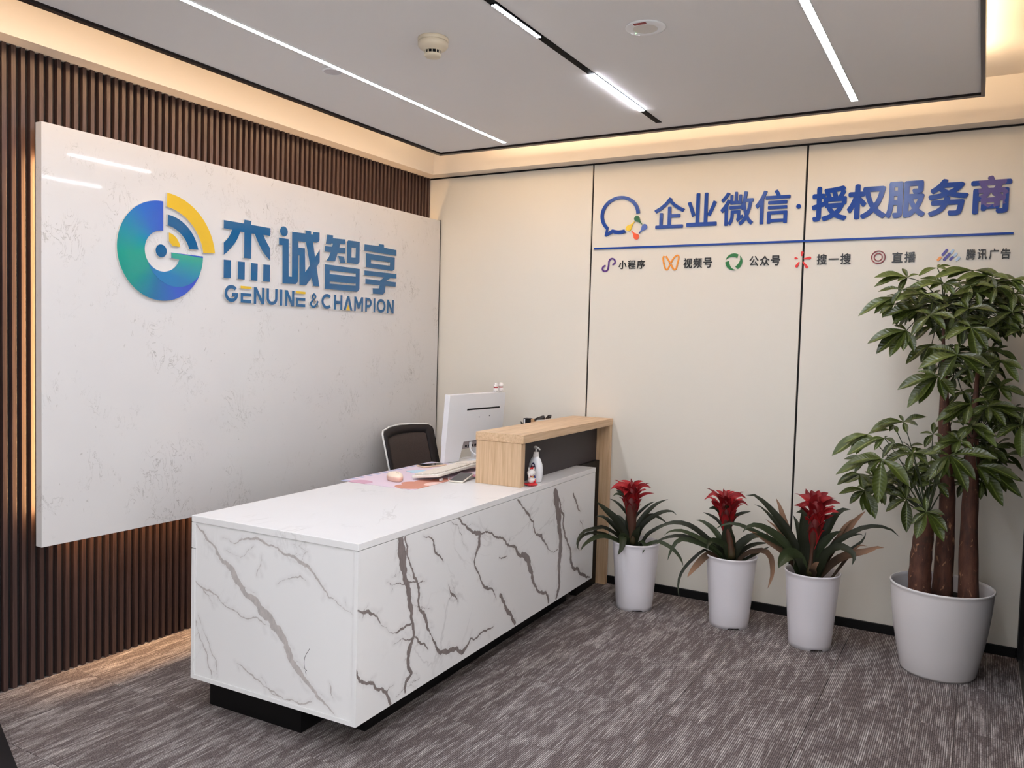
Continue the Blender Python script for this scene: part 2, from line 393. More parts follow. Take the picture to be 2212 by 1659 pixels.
# ------------------------------------------------------------ stone panel on the slatted wall
st = empty('stone_panel', (.078, -1.3665, 1.422), 'large polished white stone panel hung on the dark slatted wall', 'wall panel')
st_s = bx('slab', (-.0205, -1.3565, -.842), (.0205, 1.3505, .842), M_['stone'], st, .0015)
bx('edge_strip', (-.0205, 1.3512, -.842), (.0204, 1.3572, .845), M_['black'], st)
for yy in (-1.0, 0, 1.0): bx('batten', (-.0772, yy-.02, -.6), (-.0208, yy+.02, .6), M_['black'], st)
GLYPH={'jie':[[[-1.846,2.006],[-1.722,2.007],[-1.719,2.026],[-1.673,2.026],[-1.676,2.007],[-1.546,2.007],[-1.547,1.967],[-1.594,1.967],[-1.581,1.945],[-1.564,1.923],[-1.546,1.902],[-1.545,1.84],[-1.572,1.859],[-1.602,1.887],[-1.624,1.917],[-1.641,1.944],[-1.651,1.965],[-1.672,1.964],[-1.672,1.838],[-1.719,1.837],[-1.719,1.964],[-1.744,1.964],[-1.757,1.933],[-1.776,1.904],[-1.801,1.876],[-1.825,1.853],[-1.844,1.839],[-1.845,1.898],[-1.826,1.915],[-1.811,1.934],[-1.801,1.952],[-1.796,1.966],[-1.846,1.967]]],'d1':[[[-1.844,1.816],[-1.8,1.817],[-1.8,1.729],[-1.844,1.728]]],'d2':[[[-1.757,1.816],[-1.713,1.817],[-1.713,1.73],[-1.757,1.73]]],'d3':[[[-1.674,1.817],[-1.629,1.817],[-1.63,1.73],[-1.674,1.73]]],'d4':[[[-1.592,1.817],[-1.546,1.818],[-1.546,1.731],[-1.593,1.731]]],'cheng':[[[-1.488,1.966],[-1.418,1.967],[-1.414,1.771],[-1.392,1.77],[-1.395,2.009],[-1.296,2.012],[-1.297,2.03],[-1.254,2.03],[-1.253,2.013],[-1.243,2.012],[-1.236,2.029],[-1.187,2.031],[-1.187,1.989],[-1.196,1.978],[-1.212,1.972],[-1.236,1.975],[-1.235,1.965],[-1.22,1.893],[-1.184,1.938],[-1.183,1.87],[-1.206,1.84],[-1.182,1.734],[-1.23,1.735],[-1.245,1.777],[-1.285,1.733],[-1.336,1.733],[-1.339,1.89],[-1.346,1.889],[-1.347,1.749],[-1.362,1.734],[-1.459,1.731],[-1.463,1.93],[-1.487,1.93]],[[-1.348,1.965],[-1.292,1.966],[-1.258,1.845],[-1.293,1.804],[-1.298,1.932],[-1.346,1.93]]],'zhi1':[[[-1.127,2.028],[-1.078,2.03],[-1.079,2.014],[-0.975,2.02],[-0.975,1.991],[-1.019,1.989],[-1.024,1.968],[-0.974,1.97],[-0.974,1.939],[-1.038,1.936],[-1.059,1.885],[-1.131,1.883],[-1.11,1.905],[-1.097,1.933],[-1.145,1.932],[-1.144,1.963],[-1.085,1.965],[-1.079,1.984],[-1.092,1.984],[-1.095,1.977],[-1.137,1.976]]],'zhi2':[[[-1.035,1.92],[-0.985,1.92],[-0.972,1.883],[-1.016,1.881]]],'zhi3':[[[-0.963,2.007],[-0.949,2.018],[-0.85,2.021],[-0.849,1.903],[-0.863,1.889],[-0.96,1.887]],[[-0.921,1.98],[-0.885,1.981],[-0.886,1.924],[-0.921,1.922]]],'zhi4':[[[-1.143,1.862],[-0.846,1.862],[-0.845,1.743],[-0.863,1.727],[-1.141,1.725]],[[-1.102,1.831],[-0.881,1.833],[-0.882,1.814],[-1.101,1.811]],[[-1.1,1.769],[-0.88,1.773],[-0.881,1.761],[-1.1,1.757]]],'xiang1':[[[-0.808,2.012],[-0.676,2.017],[-0.675,2.029],[-0.626,2.031],[-0.624,2.013],[-0.502,2.011],[-0.501,1.976],[-0.809,1.975]]],'xiang2':[[[-0.796,1.961],[-0.517,1.963],[-0.517,1.891],[-0.537,1.878],[-0.793,1.878]],[[-0.746,1.927],[-0.564,1.929],[-0.566,1.908],[-0.745,1.905]]],'xiang3':[[[-0.804,1.858],[-0.497,1.863],[-0.497,1.834],[-0.559,1.831],[-0.599,1.811],[-0.502,1.811],[-0.502,1.783],[-0.604,1.781],[-0.606,1.745],[-0.624,1.726],[-0.723,1.725],[-0.726,1.758],[-0.664,1.761],[-0.661,1.781],[-0.794,1.779],[-0.794,1.81],[-0.658,1.809],[-0.618,1.832],[-0.803,1.83]]]}
CDOT=[-1.453,2.003,0.0275,0.026]
LAT=[['G',-1.837,-1.752,1.616,1.699],['E',-1.738,-1.668,1.615,1.697],['N',-1.653,-1.582,1.615,1.701],['U',-1.568,-1.492,1.614,1.701],['I',-1.475,-1.458,1.616,1.7],['N',-1.439,-1.372,1.614,1.7],['E',-1.36,-1.289,1.618,1.699],['&',-1.256,-1.181,1.619,1.701],['C',-1.16,-1.076,1.614,1.695],['H',-1.062,-0.992,1.612,1.698],['A',-0.981,-0.904,1.612,1.697],['M',-0.891,-0.809,1.612,1.697],['P',-0.791,-0.73,1.613,1.695],['I',-0.715,-0.697,1.611,1.694],['O',-0.684,-0.6,1.613,1.695],['N',-0.586,-0.517,1.61,1.694]]
GC={'outer':[-2.1869,1.8189,0.2218],'inner':[-2.1837,1.8191,0.0914],'yo':[-2.1716,1.8049,0.2776],'yi':[-2.1851,1.7967,0.2243],'bo':[-2.1693,1.804,0.1822],'bi':[-2.1767,1.7967,0.1416],'so':[-2.162,1.8355,0.0711],'si':[-2.1942,1.8128,0.0675],'dot':[-2.192,1.8195,0.0288],'swirl':[-2.112,1.8221,0.1581],'cut1':[-2.183,2.041],'cut2':[-2.182,1.913],'bar1':[-2.14,1.818],'bar2':[-1.963,1.818],'bar3':[-2.14,1.793],'bar4':[-2.096,1.791],'y1':[-2.163,2.082],'y2':[-1.896,1.84],'y3':[-2.164,2.02],'y4':[-1.964,1.835],'b1':[-2.159,1.986],'b2':[-1.992,1.846],'s1':[-2.153,1.906],'s2':[-2.092,1.848]}
TXT=[['企',1.616,1.799,2.141,2.319],['业',1.811,1.987,2.144,2.332],['微',2.006,2.189,2.139,2.325],['信',2.198,2.384,2.139,2.322],['授',2.496,2.672,2.139,2.321],['权',2.671,2.86,2.14,2.321],['服',2.856,3.037,2.138,2.321],['务',3.048,3.225,2.136,2.319],['商',3.233,3.404,2.138,2.32]]
TDOT=[2.428,2.225,0.015]
SM=[[['小',1.401,1.451,1.911,1.963],['程',1.459,1.509,1.911,1.963],['序',1.517,1.567,1.911,1.963]],[['视',1.802,1.8523,1.908,1.966],['频',1.8603,1.9107,1.908,1.966],['号',1.9187,1.969,1.908,1.966]],[['公',2.178,2.228,1.913,1.967],['众',2.236,2.286,1.913,1.967],['号',2.294,2.344,1.913,1.967]],[['搜',2.533,2.584,1.911,1.967],['一',2.592,2.643,1.911,1.967],['搜',2.651,2.702,1.911,1.967]],[['直',2.897,2.947,1.913,1.966],['播',2.955,3.005,1.913,1.966]],[['腾',3.227,3.2677,1.919,1.97],['讯',3.2757,3.3165,1.919,1.97],['广',3.3245,3.3653,1.919,1.97],['告',3.3733,3.414,1.919,1.97]]]
ICP=[[1.315,1.936],[1.3,1.927],[1.296,1.912],[1.305,1.902],[1.319,1.901],[1.331,1.91],[1.334,1.923],[1.336,1.942],[1.337,1.959],[1.345,1.972],[1.358,1.976],[1.371,1.97],[1.377,1.958],[1.374,1.946],[1.36,1.939]]
ICW=[[1.685,1.982],[1.678,1.972],[1.681,1.951],[1.687,1.927],[1.696,1.905],[1.706,1.902],[1.714,1.915],[1.725,1.937],[1.74,1.965],[1.757,1.982],[1.768,1.983],[1.773,1.973],[1.77,1.952],[1.765,1.929],[1.759,1.907],[1.75,1.901],[1.741,1.908],[1.725,1.937],[1.706,1.965],[1.695,1.981]]
ICG=[2.092,1.938,0.047]
ICR=[[[2.457,1.977],[2.455,1.962],0.0075],[[2.424,1.949],[2.434,1.947],0.006],[[2.497,1.948],[2.469,1.945],0.0075],[[2.431,1.906],[2.442,1.926],0.0075],[[2.483,1.901],[2.464,1.927],0.0075]]
ICO=[2.833,1.943,0.034,0.021]
ICC=[[[3.126,1.947],[3.143,1.969],'navy'],[[3.17,1.968],[3.162,1.954],'sky'],[[3.156,1.951],[3.134,1.923],'navy'],[[3.185,1.95],[3.178,1.939],'sky'],[[3.17,1.933],[3.161,1.923],'navy'],[[3.198,1.931],[3.189,1.92],'sky'],[[3.116,1.933],[3.107,1.922],'orange']]
BUB={'c':[1.399,2.234],'rx':0.126,'rz':0.113,'tail':[[1.313,2.154],[1.304,2.113],[1.312,2.109],[1.353,2.125]],'tin':[[1.352,2.15],[1.324,2.135],[1.328,2.161]],'end':[[1.442,2.131],[1.429,2.147]],'drops':[[[1.508,2.207],[1.541,2.172],'green'],[[1.458,2.153],[1.492,2.19],'yellow'],[[1.557,2.156],[1.524,2.12],'blue'],[[1.508,2.101],[1.476,2.137],'orange']],'dr':0.017}
UL=[[1.237,2.037],[3.421,2.039]]
VF=[[[0.2428,0.7247,0.0166],[0.2569,0.661,0.0287],[0.2782,0.5912,0.0189],[0.2994,0.5275,0.0174],[0.3237,0.4395,0.0143],[0.3368,0.3768,0.0093],[0.3449,0.3221,0.0086],[0.3207,0.2928,0.0142],[0.3095,0.2443,0.0127],[0.3368,0.1826,0.0095],[0.3004,0.1623,0.0113],[0.2954,0.1229,0.0056]],[[0.2741,0.7187,0.0068],[0.2954,0.6377,0.0046],[0.3358,0.5548,0.0075],[0.3733,0.5012,0.0099],[0.3803,0.4162,0.0064],[0.4289,0.3575,0.0116],[0.4653,0.2928,0.0035],[0.5027,0.2341,0.0079],[0.5391,0.1947,0.0103],[0.6049,0.1815,0.0134],[0.7131,0.1411,0.0124],[0.7748,0.1805,0.005],[0.8912,0.1785,0.0061],[0.9792,0.1734,0.0024]],[[-0.002,0.5204,0.004],[0.0516,0.5022,0.0086],[0.1123,0.4678,0.0043],[0.1366,0.4294,0.0024],[0.1952,0.3828,0.0019],[0.262,0.3768,0.0069],[0.3298,0.3788,0.0052]],[[0.0354,0.5062,0.0038],[0.0303,0.484,0.0014]],[[-0.0071,0.3242,0.0065],[0.0374,0.2534,0.0079],[0.1153,0.2048,0.006],[0.173,0.1684,0.0093],[0.2043,0.1138,0.0091]],[[0.173,0.1684,0.0034],[0.2205,0.1805,0.0018]],[[0.351,0.3201,0.0044],[0.4117,0.2746,0.0049],[0.4471,0.2402,0.0029]],[[0.351,0.3201,0.0032],[0.2751,0.3363,0.003],[0.2144,0.3333,0.0011]],[[0.3945,0.7015,0.0015],[0.4704,0.66,0.0056],[0.4795,0.6205,0.0062],[0.5442,0.5669,0.0023]],[[0.6555,0.7227,0.0072],[0.7192,0.6742,0.007],[0.8345,0.6236,0.0134],[0.8295,0.57,0.0142],[0.791,0.5113,0.0065],[0.8537,0.4122,0.0052],[0.8982,0.3707,0.0103],[0.9519,0.3525,0.0052],[0.9994,0.2918,0.0027]],[[0.8345,0.6236,0.0053],[0.9569,0.5912,0.0064],[1.1268,0.5073,0.0071],[1.23,0.4395,0.0108],[1.314,0.4021,0.021],[1.3605,0.3252,0.0152],[1.4091,0.2453,0.0083],[1.5244,0.1866,0.0103],[1.5628,0.1259,0.0101]],[[1.0975,0.5093,0.0034],[1.1147,0.5457,0.0025]],[[1.4778,0.2078,0.0023],[1.5729,0.1532,0.0014]],[[1.0166,0.4779,0.0047],[1.0904,0.4698,0.0032]],[[1.0358,0.2999,0.0135],[1.0854,0.2372,0.0101],[1.1896,0.1259,0.0133]],[[1.1825,0.7156,0.0058],[1.2988,0.6317,0.008],[1.3919,0.5103,0.0059],[1.4586,0.487,0.0108],[1.5557,0.398,0.0025],[1.664,0.3747,0.0033]],[[1.6053,0.6883,0.0276],[1.6195,0.6468,0.0404],[1.664,0.5376,0.0347],[1.6963,0.4294,0.0218],[1.6913,0.3282,0.0218],[1.6852,0.2473,0.0147],[1.6903,0.1734,0.0152],[1.6579,0.1208,0.0108]],[[1.6427,0.663,0.0079],[1.7247,0.5477,0.0103],[1.7459,0.4304,0.0088],[1.8288,0.3393,0.01],[1.8632,0.2362,0.0118],[2.0038,0.1654,0.0136],[2.1212,0.1208,0.0047]],[[0.5958,0.7217,0.002],[0.6656,0.661,0.0025],[0.7323,0.574,0.0015]],[[0.5857,0.4627,0.0023],[0.6241,0.4122,0.0072],[0.6646,0.3616,0.0014]],[[0.6241,0.4122,0.0031],[0.5958,0.4,0.0015]],[[0.1659,0.5791,0.0011],[0.2681,0.5427,0.0032],[0.3692,0.5204,0.0034],[0.4218,0.5184,0.001]],[[0.1942,0.5892,0.001],[0.2478,0.5942,0.0014]],[[0.3237,0.4476,0.0018],[0.3996,0.4223,0.0016],[0.4683,0.3919,0.0009]],[[0.3004,0.1623,0.0017],[0.3905,0.1451,0.0016],[0.3439,0.1805,0.0013]],[[0.2397,0.1259,0.0014],[0.2822,0.1391,0.0016],[0.3722,0.1178,0.001]],[[1.844,0.6428,0.0097],[1.9027,0.57,0.01],[1.9462,0.5305,0.0036]],[[1.9512,0.4759,0.0041],[1.9968,0.4233,0.0024]]]
VE=[[[-0.8021,0.7197,0.0023],[-0.7394,0.6762,0.0062],[-0.6555,0.5983,0.0087],[-0.5644,0.5244,0.016],[-0.4855,0.4729,0.0172],[-0.4076,0.4213,0.021],[-0.35,0.3677,0.0182],[-0.3126,0.311,0.0181],[-0.2559,0.2453,0.0133],[-0.2013,0.2018,0.0094],[-0.1477,0.1654,0.0056],[-0.0951,0.1289,0.0022]],[[-0.6565,0.6802,0.0014],[-0.5867,0.6681,0.0026],[-0.4795,0.7045,0.0073],[-0.4127,0.6853,0.0039],[-0.3368,0.664,0.0049],[-0.2549,0.6448,0.009],[-0.2104,0.6236,0.0065],[-0.174,0.5882,0.0051],[-0.1295,0.5406,0.0032],[-0.0698,0.5174,0.0025],[-0.0182,0.4992,0.0019]],[[-0.7951,0.4951,0.003],[-0.7364,0.4668,0.0046],[-0.6231,0.4192,0.0028],[-0.5523,0.398,0.0036],[-0.4643,0.4071,0.0037],[-0.4259,0.3889,0.0018]],[[-0.7576,0.4779,0.0027],[-0.6939,0.4061,0.0017]],[[-0.787,0.3363,0.0036],[-0.7546,0.2594,0.0037],[-0.7222,0.1826,0.0036],[-0.701,0.1269,0.0023]],[[-0.7769,0.3616,0.0023],[-0.7131,0.2523,0.0028],[-0.6696,0.1411,0.0018]],[[-0.5796,0.22,0.0016],[-0.5098,0.1906,0.0046],[-0.4319,0.1563,0.0028],[-0.3277,0.13,0.0025],[-0.2539,0.13,0.004],[-0.2003,0.1522,0.0021]],[[-0.3722,0.5487,0.0012],[-0.3176,0.5791,0.0024],[-0.263,0.5983,0.0037],[-0.2266,0.573,0.0011]],[[-0.4491,0.6438,0.0015],[-0.4724,0.5649,0.0031]],[[-0.1234,0.2402,0.0011],[-0.1143,0.221,0.0046],[-0.1001,0.1826,0.0012]],[[-0.0577,0.5467,0.0019],[-0.0486,0.5214,0.0011]],[[-0.6363,0.6388,0.0017],[-0.5553,0.6205,0.0015],[-0.4886,0.6742,0.0016]],[[-0.3014,0.7075,0.0013],[-0.2296,0.6903,0.0017],[-0.264,0.6438,0.001]],[[-0.442,0.1906,0.0017],[-0.4127,0.1542,0.0018],[-0.3004,0.136,0.001]]]
SCR=[[-0.2134,0.3424],[-0.2327,0.312],[-0.2387,0.2878],[-0.2347,0.2655],[-0.2256,0.2604],[-0.2316,0.2554],[-0.2276,0.2463]]
PA=[[[[-0.021,-0.008,0.36],[-0.09,-0.048,0.468],[-0.144,-0.081,0.531],[-0.179,-0.108,0.568],[-0.194,-0.127,0.587]],0.0167,'g'],[[[-0.021,-0.008,0.357],[-0.071,-0.014,0.443],[-0.099,-0.011,0.485],[-0.119,-0.005,0.495],[-0.129,0.004,0.485]],0.0182,'g'],[[[-0.035,-0.013,0.362],[-0.093,-0.036,0.419],[-0.134,-0.051,0.463],[-0.175,-0.067,0.494],[-0.215,-0.082,0.494]],0.0114,'g'],[[[-0.041,-0.016,0.359],[-0.076,-0.075,0.399],[-0.103,-0.131,0.439],[-0.128,-0.186,0.464],[-0.154,-0.242,0.461],[-0.185,-0.3,0.453],[-0.193,-0.349,0.423],[-0.185,-0.391,0.395]],0.0091,'g'],[[[-0.041,-0.016,0.356],[-0.103,-0.088,0.391],[-0.142,-0.152,0.422],[-0.173,-0.213,0.432],[-0.198,-0.271,0.425],[-0.202,-0.322,0.405],[-0.188,-0.365,0.384],[-0.158,-0.403,0.373]],0.0068,'g'],[[[-0.041,-0.015,0.353],[-0.077,-0.088,0.38],[-0.106,-0.158,0.408],[-0.123,-0.223,0.421],[-0.144,-0.29,0.413],[-0.155,-0.353,0.395],[-0.149,-0.41,0.377]],0.0114,'l'],[[[-0.03,-0.011,0.356],[-0.046,-0.054,0.396],[-0.046,-0.09,0.406],[-0.03,-0.121,0.39],[-0.023,-0.154,0.356],[-0.028,-0.193,0.326]],0.0159,'l'],[[[-0.031,-0.012,0.479],[-0.059,-0.017,0.525],[-0.09,-0.024,0.559],[-0.124,-0.031,0.584],[-0.153,-0.037,0.594]],0.0068,'g'],[[[-0.017,-0.006,0.48],[-0.002,0.01,0.516],[0.027,0.032,0.552],[0.053,0.052,0.577],[0.075,0.071,0.589]],0.0061,'g'],[[[-0.013,-0.005,0.373],[-0.003,0.003,0.434],[0.022,0.017,0.496],[0.061,0.036,0.55],[0.102,0.056,0.588],[0.149,0.078,0.61]],0.0106,'g'],[[[-0.01,-0.004,0.361],[0.018,0,0.438],[0.055,0.007,0.487],[0.095,0.015,0.521],[0.14,0.025,0.547],[0.186,0.035,0.555],[0.215,0.039,0.536]],0.0114,'g'],[[[-0.008,-0.003,0.389],[0.019,0.028,0.463],[0.036,0.056,0.5],[0.059,0.087,0.507],[0.084,0.118,0.493],[0.103,0.146,0.472],[0.117,0.173,0.452]],0.0099,'g'],[[[0.018,0.007,0.363],[0.053,0.02,0.405],[0.091,0.035,0.438],[0.134,0.051,0.466],[0.175,0.067,0.479],[0.2,0.076,0.479]],0.0083,'g'],[[[0.018,0.007,0.357],[0.111,0.021,0.377],[0.184,0.027,0.359],[0.228,0.023,0.331],[0.259,0.013,0.298],[0.274,-0.003,0.272]],0.0091,'l'],[[[0.007,0.003,0.359],[0.033,-0.025,0.373],[0.062,-0.051,0.378],[0.08,-0.082,0.363],[0.083,-0.118,0.336]],0.0083,'l'],[[[-0.018,-0.007,0.357],[-0.039,0.003,0.444],[-0.055,0.015,0.486],[-0.071,0.027,0.529]],0.0197,'g'],[[[-0.013,-0.005,0.351],[0.006,-0.025,0.41],[0.035,-0.04,0.463]],0.0167,'g'],[[[-0.035,-0.013,0.625],[-0.055,-0.026,0.671],[-0.081,-0.042,0.685],[-0.11,-0.058,0.675],[-0.135,-0.073,0.653]],0.0121,'r'],[[[-0.05,-0.019,0.637],[-0.074,-0.042,0.659],[-0.097,-0.065,0.67],[-0.114,-0.086,0.668]],0.0091,'r'],[[[-0.043,-0.017,0.613],[-0.047,-0.042,0.649],[-0.044,-0.065,0.662],[-0.039,-0.087,0.651],[-0.036,-0.11,0.637]],0.0152,'r'],[[[-0.03,-0.011,0.632],[-0.04,-0.007,0.673],[-0.057,-0.006,0.692],[-0.083,-0.007,0.699],[-0.105,-0.008,0.696]],0.0091,'r'],[[[-0.028,-0.011,0.647],[-0.037,0.002,0.681],[-0.049,0.013,0.715]],0.0076,'r'],[[[-0.02,-0.007,0.654],[-0.007,-0.01,0.689],[0.014,-0.009,0.706],[0.032,-0.009,0.708]],0.0099,'r'],[[[-0.019,-0.007,0.626],[0.001,-0.005,0.668],[0.025,-0.001,0.685],[0.049,0.003,0.684],[0.074,0.007,0.673]],0.0121,'r'],[[[-0.025,-0.01,0.65],[-0.025,0.012,0.69],[-0.011,0.039,0.705]],0.0068,'r'],[[[-0.021,-0.008,0.617],[-0.009,-0.028,0.664],[0.009,-0.046,0.681],[0.022,-0.067,0.67]],0.0129,'r'],[[[-0.02,-0.007,0.571],[0.001,-0.008,0.61],[0.034,-0.003,0.635],[0.064,0,0.644],[0.094,0.004,0.648]],0.0091,'r'],[[[-0.045,-0.017,0.57],[-0.063,-0.024,0.608],[-0.086,-0.033,0.625],[-0.111,-0.042,0.627],[-0.128,-0.049,0.613]],0.0076,'l'],[[[-0.054,-0.021,0.6],[-0.089,-0.018,0.632],[-0.123,-0.015,0.641]],0.0083,'l'],[[[-0.031,-0.012,0.571],[-0.038,-0.047,0.615],[-0.036,-0.078,0.647]],0.0197,'r'],[[[-0.022,-0.009,0.571],[-0.004,-0.028,0.613],[0.013,-0.049,0.648]],0.0182,'r'],[[[-0.038,-0.015,0.631],[-0.04,-0.031,0.664],[-0.035,-0.045,0.697]],0.0137,'r'],[[[-0.024,-0.009,0.632],[-0.017,-0.023,0.668],[-0.016,-0.038,0.698]],0.0137,'r']]
PB=[[[[-0.001,0,0.354],[-0.026,-0.031,0.413],[-0.055,-0.064,0.44],[-0.078,-0.094,0.452],[-0.091,-0.122,0.44],[-0.088,-0.147,0.412]],0.0158,'l'],[[[-0.004,-0.001,0.354],[-0.053,-0.02,0.397],[-0.117,-0.043,0.445],[-0.17,-0.063,0.489],[-0.222,-0.083,0.517],[-0.271,-0.102,0.523],[-0.313,-0.119,0.515],[-0.34,-0.132,0.5],[-0.382,-0.149,0.463]],0.0114,'g'],[[[-0.01,-0.002,0.35],[-0.08,-0.038,0.403],[-0.135,-0.069,0.442],[-0.189,-0.1,0.471],[-0.244,-0.131,0.49],[-0.291,-0.16,0.481],[-0.311,-0.183,0.462]],0.0095,'l'],[[[-0.018,-0.005,0.349],[-0.097,-0.03,0.396],[-0.171,-0.054,0.434],[-0.244,-0.078,0.45],[-0.301,-0.098,0.442],[-0.344,-0.114,0.425],[-0.407,-0.135,0.383]],0.0087,'g'],[[[-0.024,-0.006,0.349],[-0.079,-0.038,0.387],[-0.133,-0.07,0.417],[-0.188,-0.101,0.437],[-0.227,-0.129,0.445],[-0.25,-0.152,0.432],[-0.272,-0.176,0.387],[-0.281,-0.196,0.337]],0.0114,'l'],[[[-0.053,-0.014,0.355],[-0.124,-0.054,0.387],[-0.158,-0.085,0.36],[-0.194,-0.116,0.318],[-0.218,-0.144,0.276],[-0.226,-0.168,0.234],[-0.22,-0.189,0.19],[-0.205,-0.207,0.148]],0.0066,'g'],[[[-0.039,-0.01,0.356],[-0.086,-0.055,0.368],[-0.111,-0.095,0.363],[-0.141,-0.135,0.324],[-0.159,-0.173,0.293],[-0.169,-0.208,0.269]],0.0142,'b'],[[[-0.031,-0.008,0.367],[-0.059,-0.007,0.441],[-0.098,-0.009,0.492],[-0.136,-0.01,0.518],[-0.169,-0.01,0.53],[-0.198,-0.009,0.529]],0.0119,'l'],[[[-0.041,-0.011,0.5],[-0.079,-0.006,0.544],[-0.118,-0.003,0.564],[-0.161,0,0.575]],0.0066,'g'],[[[-0.01,-0.002,0.353],[-0.019,-0.019,0.449],[-0.016,-0.032,0.514],[-0.01,-0.044,0.558]],0.0245,'g'],[[[-0.008,-0.002,0.525],[0.005,0.012,0.568],[0.031,0.029,0.587],[0.08,0.051,0.602]],0.0076,'g'],[[[-0.017,-0.004,0.533],[-0.003,-0.001,0.563],[0.02,0.005,0.586]],0.0087,'l'],[[[0.005,0.001,0.355],[0.026,0.007,0.404],[0.059,0.015,0.447],[0.103,0.026,0.479],[0.157,0.04,0.478]],0.0174,'g'],[[[0.013,0.003,0.352],[0.056,0.035,0.399],[0.107,0.069,0.428],[0.165,0.104,0.436]],0.0095,'g'],[[[0.022,0.006,0.35],[0.079,0.003,0.388],[0.131,-0.002,0.41],[0.174,-0.009,0.417],[0.206,-0.018,0.39],[0.219,-0.032,0.341],[0.22,-0.05,0.294],[0.207,-0.071,0.242]],0.0114,'b'],[[[0.034,0.009,0.348],[0.093,0.01,0.37],[0.151,0.011,0.412],[0.195,0.009,0.441]],0.0066,'g'],[[[-0.001,0,0.348],[-0.033,-0.039,0.404],[-0.046,-0.074,0.425]],0.019,'g'],[[[0.008,0.002,0.349],[0.004,-0.009,0.45],[0.004,-0.02,0.499]],0.0127,'g'],[[[-0.046,-0.012,0.631],[-0.065,-0.017,0.663],[-0.086,-0.022,0.68],[-0.107,-0.027,0.685],[-0.126,-0.032,0.668],[-0.148,-0.038,0.647]],0.0082,'r'],[[[-0.053,-0.014,0.646],[-0.067,-0.033,0.678],[-0.087,-0.053,0.69]],0.0095,'r'],[[[-0.047,-0.012,0.652],[-0.067,-0.002,0.689],[-0.098,0.006,0.7]],0.0092,'r'],[[[-0.043,-0.011,0.662],[-0.049,-0.013,0.699],[-0.054,-0.014,0.716]],0.0079,'r'],[[[-0.039,-0.01,0.662],[-0.037,0.001,0.695],[-0.021,0.015,0.71]],0.0082,'r'],[[[-0.036,-0.009,0.656],[-0.024,0.009,0.692],[-0.005,0.03,0.702]],0.0076,'r'],[[[-0.03,-0.008,0.648],[-0.009,0.003,0.683],[0.015,0.014,0.693],[0.04,0.026,0.682],[0.058,0.036,0.667]],0.0089,'r'],[[[-0.027,-0.007,0.645],[-0.005,-0.012,0.676],[0.026,-0.014,0.685],[0.048,-0.019,0.688]],0.0095,'r'],[[[-0.029,-0.007,0.626],[-0.002,-0.021,0.659],[0.017,-0.037,0.673],[0.021,-0.057,0.667]],0.0111,'r'],[[[-0.016,-0.004,0.59],[0.001,-0.005,0.626],[0.03,-0.003,0.654],[0.054,-0.002,0.655],[0.077,-0.001,0.638]],0.0095,'r'],[[[-0.057,-0.015,0.602],[-0.081,-0.034,0.63],[-0.092,-0.049,0.646],[-0.084,-0.06,0.662],[-0.069,-0.069,0.659]],0.0127,'r'],[[[-0.049,-0.012,0.54],[-0.063,-0.023,0.593],[-0.089,-0.036,0.614],[-0.116,-0.05,0.609]],0.0111,'l'],[[[-0.038,-0.01,0.625],[-0.035,-0.035,0.66],[-0.032,-0.06,0.689]],0.0174,'r'],[[[-0.031,-0.008,0.607],[-0.019,-0.025,0.642],[-0.003,-0.042,0.678]],0.0142,'r'],[[[-0.043,-0.011,0.606],[-0.05,-0.033,0.64],[-0.052,-0.055,0.674]],0.0142,'r'],[[[-0.033,-0.009,0.594],[-0.027,-0.038,0.622],[-0.019,-0.067,0.64]],0.0127,'l']]
